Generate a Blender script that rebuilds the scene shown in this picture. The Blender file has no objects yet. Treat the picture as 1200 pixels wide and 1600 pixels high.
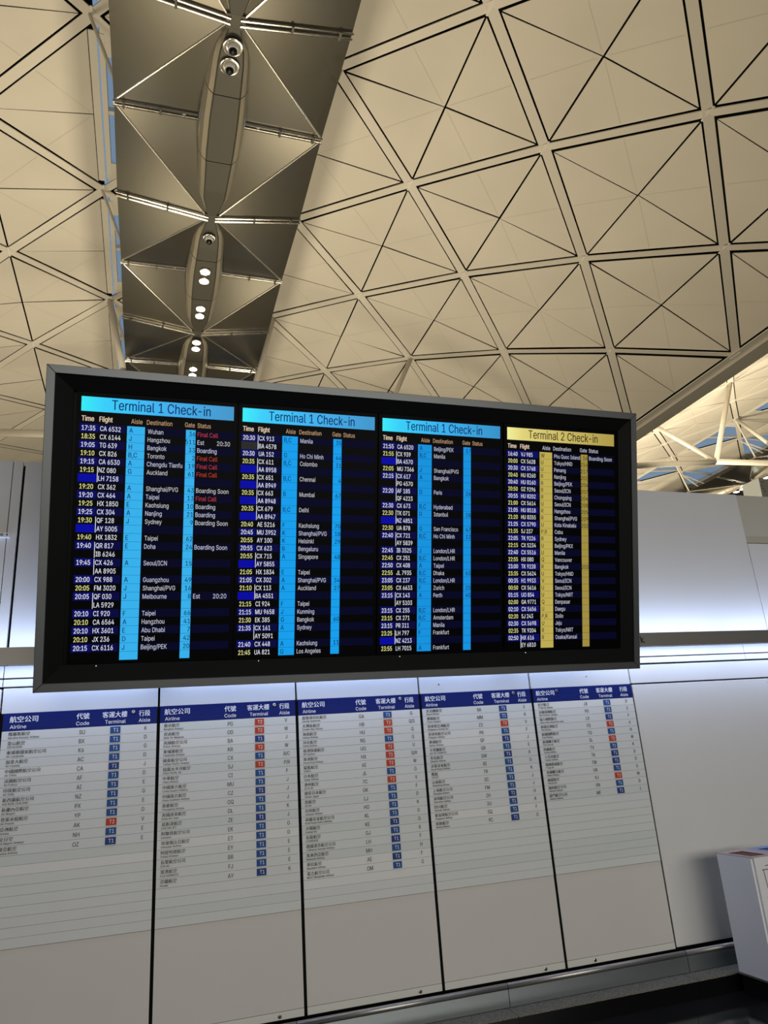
import bpy, bmesh, math, random
from mathutils import Vector, Matrix
random.seed(7)
SC = bpy.context.scene
COL = SC.collection
EZ = 1.51                                   # eye height above the floor

# ---------------------------------------------------------------- camera
cd = bpy.data.cameras.new('camera'); cam = bpy.data.objects.new('camera', cd); COL.objects.link(cam)
R = [(0.9526, -0.2961, -0.0691), (0.0307, 0.3198, -0.9470), (0.3025, 0.9000, 0.3137)]
m = Matrix(((R[0][0], -R[1][0], -R[2][0]), (R[0][1], -R[1][1], -R[2][1]), (R[0][2], -R[1][2], -R[2][2])))
q = m.to_quaternion(); q.normalize()
cam.rotation_mode = 'QUATERNION'; cam.rotation_quaternion = q
cam.location = (0, 0, EZ)
cd.sensor_fit = 'HORIZONTAL'; cd.sensor_width = 36.0; cd.lens = 36.0 * 1139.47 / 1200
cd.clip_start = 0.05; cd.clip_end = 500
SC.camera = cam
# ---------------------------------------------------------------- view
SC.view_settings.view_transform = 'Standard'; SC.view_settings.look = 'None'
SC.view_settings.gamma = 1.0; SC.view_settings.use_curve_mapping = False
SC.view_settings.exposure = 0.0
# ---------------------------------------------------------------- world: dusk sky
W = bpy.data.worlds.new('dusk_sky'); SC.world = W; W.use_nodes = True
W.node_tree.nodes['Background'].inputs[0].default_value = (0.24, 0.37, 0.56, 1)
W.node_tree.nodes['Background'].inputs[1].default_value = 0.75
# ---------------------------------------------------------------- lamps
def area(name, loc, direction, sx, sy, power, color, spread=180):
    l = bpy.data.lights.new(name, 'AREA'); l.shape = 'RECTANGLE'; l.size = sx; l.size_y = sy
    l.energy = power; l.color = color; l.spread = math.radians(spread)
    o = bpy.data.objects.new(name, l); COL.objects.link(o); o.location = loc
    o.rotation_euler = Vector(direction).to_track_quat('-Z', 'Y').to_euler()
    return o
WARM = (1.0, 0.86, 0.61)
UPL = [(-2.7, 8, 380), (-2.7, 19, 620), (-2.7, 31, 540), (5.4, 9, 360), (5.4, 19, 640), (5.4, 30, 440), (-16, 20, 260), (-16, 34, 260)]
for x, y, pw in UPL:
    area('hall_uplight', (x, y, 3.6), (0, 0, 1), 3.0, 3.0, pw, WARM)
for x, y, pw in [(21.5, 22, 660), (21.5, 30, 800), (21.5, 39, 800), (26, 48, 760)]:
    area('vault_uplight', (x, y, 9.5), (0.62, 0, 0.78), 1.2, 1.2, pw, WARM, 110)
area('front_fill_light', (2.2, -6.5, 2.6), (0.0, 1.0, -0.12), 9.0, 2.4, 250, (1.0, 0.95, 0.87), 130)  # added unseen fill that brightens the wall from the front, not a hall fixture

# ---------------------------------------------------------------- materials
MATS = {}
def mat(name, col, rough=0.5, metal=0.0, emit=None, es=1.0, spec=0.5, noise=0.0, nscale=5.0, bump=0.0, bscale=60.0, alpha_mix=0.0, coat=0.0):
    if name in MATS: return MATS[name]
    mt = bpy.data.materials.new(name); mt.use_nodes = True; nt = mt.node_tree; b = nt.nodes['Principled BSDF']
    b.inputs['Base Color'].default_value = (*col, 1); b.inputs['Roughness'].default_value = rough
    b.inputs['Metallic'].default_value = metal; b.inputs['Specular IOR Level'].default_value = spec
    b.inputs['Coat Weight'].default_value = coat
    if emit:
        b.inputs['Emission Color'].default_value = (*emit, 1); b.inputs['Emission Strength'].default_value = es
    tc = nt.nodes.new('ShaderNodeTexCoord')
    if noise:
        n = nt.nodes.new('ShaderNodeTexNoise'); n.inputs['Scale'].default_value = nscale; n.inputs['Detail'].default_value = 4
        nt.links.new(tc.outputs['Object'], n.inputs['Vector'])
        r = nt.nodes.new('ShaderNodeValToRGB')
        r.color_ramp.elements[0].position = 0.3; r.color_ramp.elements[1].position = 0.7
        r.color_ramp.elements[0].color = (*[c * (1 - noise) for c in col], 1)
        r.color_ramp.elements[1].color = (*[min(1, c * (1 + noise)) for c in col], 1)
        nt.links.new(n.outputs['Fac'], r.inputs['Fac']); nt.links.new(r.outputs['Color'], b.inputs['Base Color'])
    if bump:
        n = nt.nodes.new('ShaderNodeTexNoise'); n.inputs['Scale'].default_value = bscale
        nt.links.new(tc.outputs['Object'], n.inputs['Vector'])
        bp = nt.nodes.new('ShaderNodeBump'); bp.inputs['Strength'].default_value = bump; bp.inputs['Distance'].default_value = 0.01
        nt.links.new(n.outputs['Fac'], bp.inputs['Height']); nt.links.new(bp.outputs['Normal'], b.inputs['Normal'])
    if alpha_mix:
        t = nt.nodes.new('ShaderNodeBsdfTransparent'); mx = nt.nodes.new('ShaderNodeMixShader'); mx.inputs[0].default_value = alpha_mix
        nt.links.new(b.outputs[0], mx.inputs[1]); nt.links.new(t.outputs[0], mx.inputs[2])
        nt.links.new(mx.outputs[0], nt.nodes['Material Output'].inputs['Surface'])
    MATS[name] = mt; return mt
def screen_mat(name, col, s=1.0):           # light given off by the displays
    if name in MATS: return MATS[name]
    mt = bpy.data.materials.new(name); mt.use_nodes = True; b = mt.node_tree.nodes['Principled BSDF']
    b.inputs['Base Color'].default_value = (0.002, 0.002, 0.002, 1); b.inputs['Roughness'].default_value = 0.5; b.inputs['Specular IOR Level'].default_value = 0.03
    b.inputs['Emission Color'].default_value = (*col, 1); b.inputs['Emission Strength'].default_value = s
    MATS[name] = mt; return mt
def srgb(r, g, b):
    f = lambda c: (c / 255 / 12.92) if c / 255 <= 0.04045 else ((c / 255 + 0.055) / 1.055) ** 2.4
    return (f(r), f(g), f(b))

ROOF = mat('roof_panel_cream', (0.74, 0.69, 0.60), 0.75, noise=0.05, nscale=0.35)
ROOFRIB = mat('roof_rib_cream', (0.78, 0.73, 0.64), 0.6)
SEAM = mat('roof_seam_grey', (0.60, 0.56, 0.49), 0.8)
DARK = mat('dark_void', (0.006, 0.006, 0.006), 0.95, spec=0.05)
NODE = mat('node_pin_white', (0.9, 0.87, 0.8), 0.4)
TUBE = mat('painted_steel_cream', (0.66, 0.62, 0.54), 0.45)
GLASS = mat('skylight_glass', (0.25, 0.35, 0.45), 0.08, alpha_mix=0.85)
REFL = mat('perforated_reflector', (0.155, 0.145, 0.118), 0.32, metal=0.85, alpha_mix=0.14, bump=0.04, bscale=25)
REFLEDGE = mat('reflector_edge', (0.80, 0.76, 0.68), 0.25, metal=0.8)
CHROME = mat('polished_rod', (0.85, 0.82, 0.76), 0.18, metal=1.0)
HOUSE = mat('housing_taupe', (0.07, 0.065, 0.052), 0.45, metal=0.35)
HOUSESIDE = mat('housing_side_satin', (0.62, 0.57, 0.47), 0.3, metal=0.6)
WALLW = mat('wall_panel_white', (0.66, 0.655, 0.63), 0.5, noise=0.012, nscale=3, bump=0.03, bscale=400)
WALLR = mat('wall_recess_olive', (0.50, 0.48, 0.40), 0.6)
SLIP = mat('slip_grey_white', (0.64, 0.66, 0.645), 0.5, noise=0.01, nscale=4)
SLIPS = [SLIP, mat('slip_pale', (0.70, 0.71, 0.68), 0.5), mat('slip_grey_green', (0.60, 0.635, 0.61), 0.5)]
LOWP = mat('lower_panel_beige', (0.61, 0.59, 0.555), 0.5, noise=0.012, nscale=3, bump=0.03, bscale=400)
STRIPW = mat('bottom_strip_white', (0.66, 0.665, 0.61), 0.45)
NAVY = mat('header_navy', (0.004, 0.014, 0.13), 0.6, spec=0.15)
INK = mat('lettering_black', (0.02, 0.02, 0.022), 0.6)
WHITE = mat('lettering_white', (0.85, 0.87, 0.9), 0.5)
BLUE = mat('badge_blue', (0.02, 0.085, 0.27), 0.6, spec=0.2)
BLUE2 = mat('badge_dark_blue', (0.02, 0.05, 0.22), 0.6, spec=0.2)
RED = mat('badge_red', (0.50, 0.055, 0.025), 0.6, spec=0.2)
ALU = mat('aluminium_frame', (0.125, 0.133, 0.136), 0.42, metal=0.7)
ALUW = mat('aluminium_warm', (0.26, 0.25, 0.23), 0.45, metal=0.6)
BEZ = mat('bezel_black', (0.006, 0.0065, 0.007), 0.5, spec=0.08)
SCRN = mat('screen_glass_black', (0.002, 0.002, 0.003), 0.4, spec=0.03)
STEEL = mat('skirting_steel', (0.25, 0.28, 0.29), 0.36, metal=0.85, bump=0.02, bscale=30)
NOSE = mat('skirting_nose', (0.40, 0.385, 0.36), 0.36, metal=0.8)
GRAN = mat('granite_speckled', (0.15, 0.14, 0.105), 0.7, noise=0.75, nscale=130)
BLACKST = mat('black_polished_stone', (0.005, 0.005, 0.006), 0.22, spec=0.25)
FLOORM = mat('floor_black_gloss', (0.012, 0.012, 0.013), 0.08, noise=0.2, nscale=2)
BINW = mat('bin_white', (0.78, 0.79, 0.82), 0.4)
BINRED = mat('bin_red', (0.10, 0.008, 0.006), 0.6)
BINREDRIM = mat('bin_red_rim', (0.46, 0.36, 0.32), 0.6, spec=0.2)
BINBLUE = mat('bin_blue', (0.008, 0.02, 0.14), 0.6)
BINBLUERIM = mat('bin_blue_rim', (0.25, 0.31, 0.50), 0.6, spec=0.2)
LAMP = mat('lamp_lens', (1, 1, 1), 0.4, emit=(1.0, 0.90, 0.68), es=14)
BLK = mat('camera_black', (0.008, 0.008, 0.008), 0.12)
HALL = mat('hall_wall_grey', (0.45, 0.42, 0.37), 0.8)
SCREW = mat('screw_dark', (0.06, 0.06, 0.06), 0.3, metal=0.9)
GREYBOX = mat('grey_equipment', (0.34, 0.36, 0.38), 0.5)

# ---------------------------------------------------------------- mesh helpers
class MB:
    def __init__(s): s.v = []; s.f = []; s.mi = []; s.mats = []
    def m(s, mt):
        if mt not in s.mats: s.mats.append(mt)
        return s.mats.index(mt)
    def face(s, pts, mt):
        k = len(s.v); s.v += [tuple(p) for p in pts]; s.f.append(tuple(range(k, k + len(pts)))); s.mi.append(s.m(mt))
    def box(s, a, b, mt):
        x0, y0, z0 = a; x1, y1, z1 = b; k = len(s.v)
        s.v += [(x0, y0, z0), (x1, y0, z0), (x1, y1, z0), (x0, y1, z0), (x0, y0, z1), (x1, y0, z1), (x1, y1, z1), (x0, y1, z1)]
        for f in ((0, 3, 2, 1), (4, 5, 6, 7), (0, 1, 5, 4), (1, 2, 6, 5), (2, 3, 7, 6), (3, 0, 4, 7)):
            s.f.append(tuple(k + i for i in f)); s.mi.append(s.m(mt))
    def hexa(s, p, mt):                      # eight corners: 0-3 one end ring, 4-7 the other
        k = len(s.v); s.v += [tuple(x) for x in p]
        for f in ((0, 3, 2, 1), (4, 5, 6, 7), (0, 1, 5, 4), (1, 2, 6, 5), (2, 3, 7, 6), (3, 0, 4, 7)):
            s.f.append(tuple(k + i for i in f)); s.mi.append(s.m(mt))
    def plate(s, pts, nrm, th, mt):          # polygon given thickness th along nrm
        n = Vector(nrm).normalized() * th; k = len(s.v); c = len(pts)
        s.v += [tuple(Vector(p)) for p in pts] + [tuple(Vector(p) + n) for p in pts]
        mi = s.m(mt)
        s.f.append(tuple(range(k, k + c))); s.mi.append(mi)
        s.f.append(tuple(range(k + 2 * c - 1, k + c - 1, -1))); s.mi.append(mi)
        for i in range(c):
            j = (i + 1) % c; s.f.append((k + i, k + c + i, k + c + j, k + j)); s.mi.append(mi)
    def beam(s, a, b, up, w, t, mt):         # box bar from a to b; up = its thickness direction
        a = Vector(a); b = Vector(b); d = (b - a).normalized(); sd = d.cross(Vector(up)).normalized() * (w / 2)
        u = sd.cross(d).normalized() * t
        if u.dot(Vector(up)) < 0: u = -u
        s.hexa([a - sd, a + sd, a + sd + u, a - sd + u, b - sd, b + sd, b + sd + u, b - sd + u], mt)
    def tube(s, a, b, r, mt, n=10, r2=None):
        a = Vector(a); b = Vector(b); d = (b - a).normalized(); r2 = r if r2 is None else r2
        e = d.cross(Vector((0, 0, 1)));
        if e.length < 1e-3: e = d.cross(Vector((0, 1, 0)))
        e.normalize(); g = d.cross(e); k = len(s.v)
        for p, rr in ((a, r), (b, r2)):
            for i in range(n):
                t = 2 * math.pi * i / n; s.v.append(tuple(p + e * (rr * math.cos(t)) + g * (rr * math.sin(t))))
        mi = s.m(mt)
        for i in range(n):
            j = (i + 1) % n; s.f.append((k + i, k + j, k + n + j, k + n + i)); s.mi.append(mi)
        s.f.append(tuple(k + i for i in range(n - 1, -1, -1))); s.mi.append(mi)
        s.f.append(tuple(k + n + i for i in range(n))); s.mi.append(mi)
    def lathe(s, c, axis, prof, mt, n=24):   # prof: (radius, height along axis)
        c = Vector(c); d = Vector(axis).normalized(); e = d.orthogonal().normalized(); g = d.cross(e); k = len(s.v)
        for r, h in prof:
            for i in range(n):
                t = 2 * math.pi * i / n; s.v.append(tuple(c + d * h + e * (r * math.cos(t)) + g * (r * math.sin(t))))
        mi = s.m(mt)
        for a in range(len(prof) - 1):
            for i in range(n):
                j = (i + 1) % n; s.f.append((k + a * n + i, k + a * n + j, k + (a + 1) * n + j, k + (a + 1) * n + i)); s.mi.append(mi)
        s.f.append(tuple(k + i for i in range(n - 1, -1, -1))); s.mi.append(mi)
        z = k + (len(prof) - 1) * n; s.f.append(tuple(z + i for i in range(n))); s.mi.append(mi)
    def mesh(s, name):
        me = bpy.data.meshes.new(name); me.from_pydata(s.v, [], s.f)
        for mt in s.mats: me.materials.append(mt)
        me.polygons.foreach_set('material_index', s.mi); me.update(); return me
    def build(s, name, parent=None, smooth=False, fix=True):
        me = s.mesh(name)
        if fix:
            b = bmesh.new(); b.from_mesh(me); bmesh.ops.recalc_face_normals(b, faces=b.faces); b.to_mesh(me); b.free()
        if smooth:
            for p in me.polygons: p.use_smooth = len(p.vertices) == 4
        o = bpy.data.objects.new(name, me); COL.objects.link(o)
        if parent is not None: o.parent = parent
        return o
def tag(o, label=None, cat=None, group=None, kind=None):
    if label: o['label'] = label
    if cat: o['category'] = cat
    if group: o['group'] = group
    if kind: o['kind'] = kind
    return o
def empty(name, loc=(0, 0, 0)):
    o = bpy.data.objects.new(name, None); COL.objects.link(o); o.location = loc; return o
def settle(root, loc):                       # put a root Empty at its base without moving its children
    root.location = loc
    for ch in root.children: ch.location = Vector(ch.location) - Vector(loc)

# ---------------------------------------------------------------- lettering
_tc = {}
def glyphs(s):
    if s not in _tc:
        c = bpy.data.curves.new('t', 'FONT'); c.body = s; c.size = 1; c.resolution_u = 2
        o = bpy.data.objects.new('t', c); me = bpy.data.meshes.new_from_object(o)
        _tc[s] = ([tuple(v.co) for v in me.vertices], [tuple(p.vertices) for p in me.polygons])
        bpy.data.objects.remove(o); bpy.data.curves.remove(c); bpy.data.meshes.remove(me)
    return _tc[s]
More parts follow.
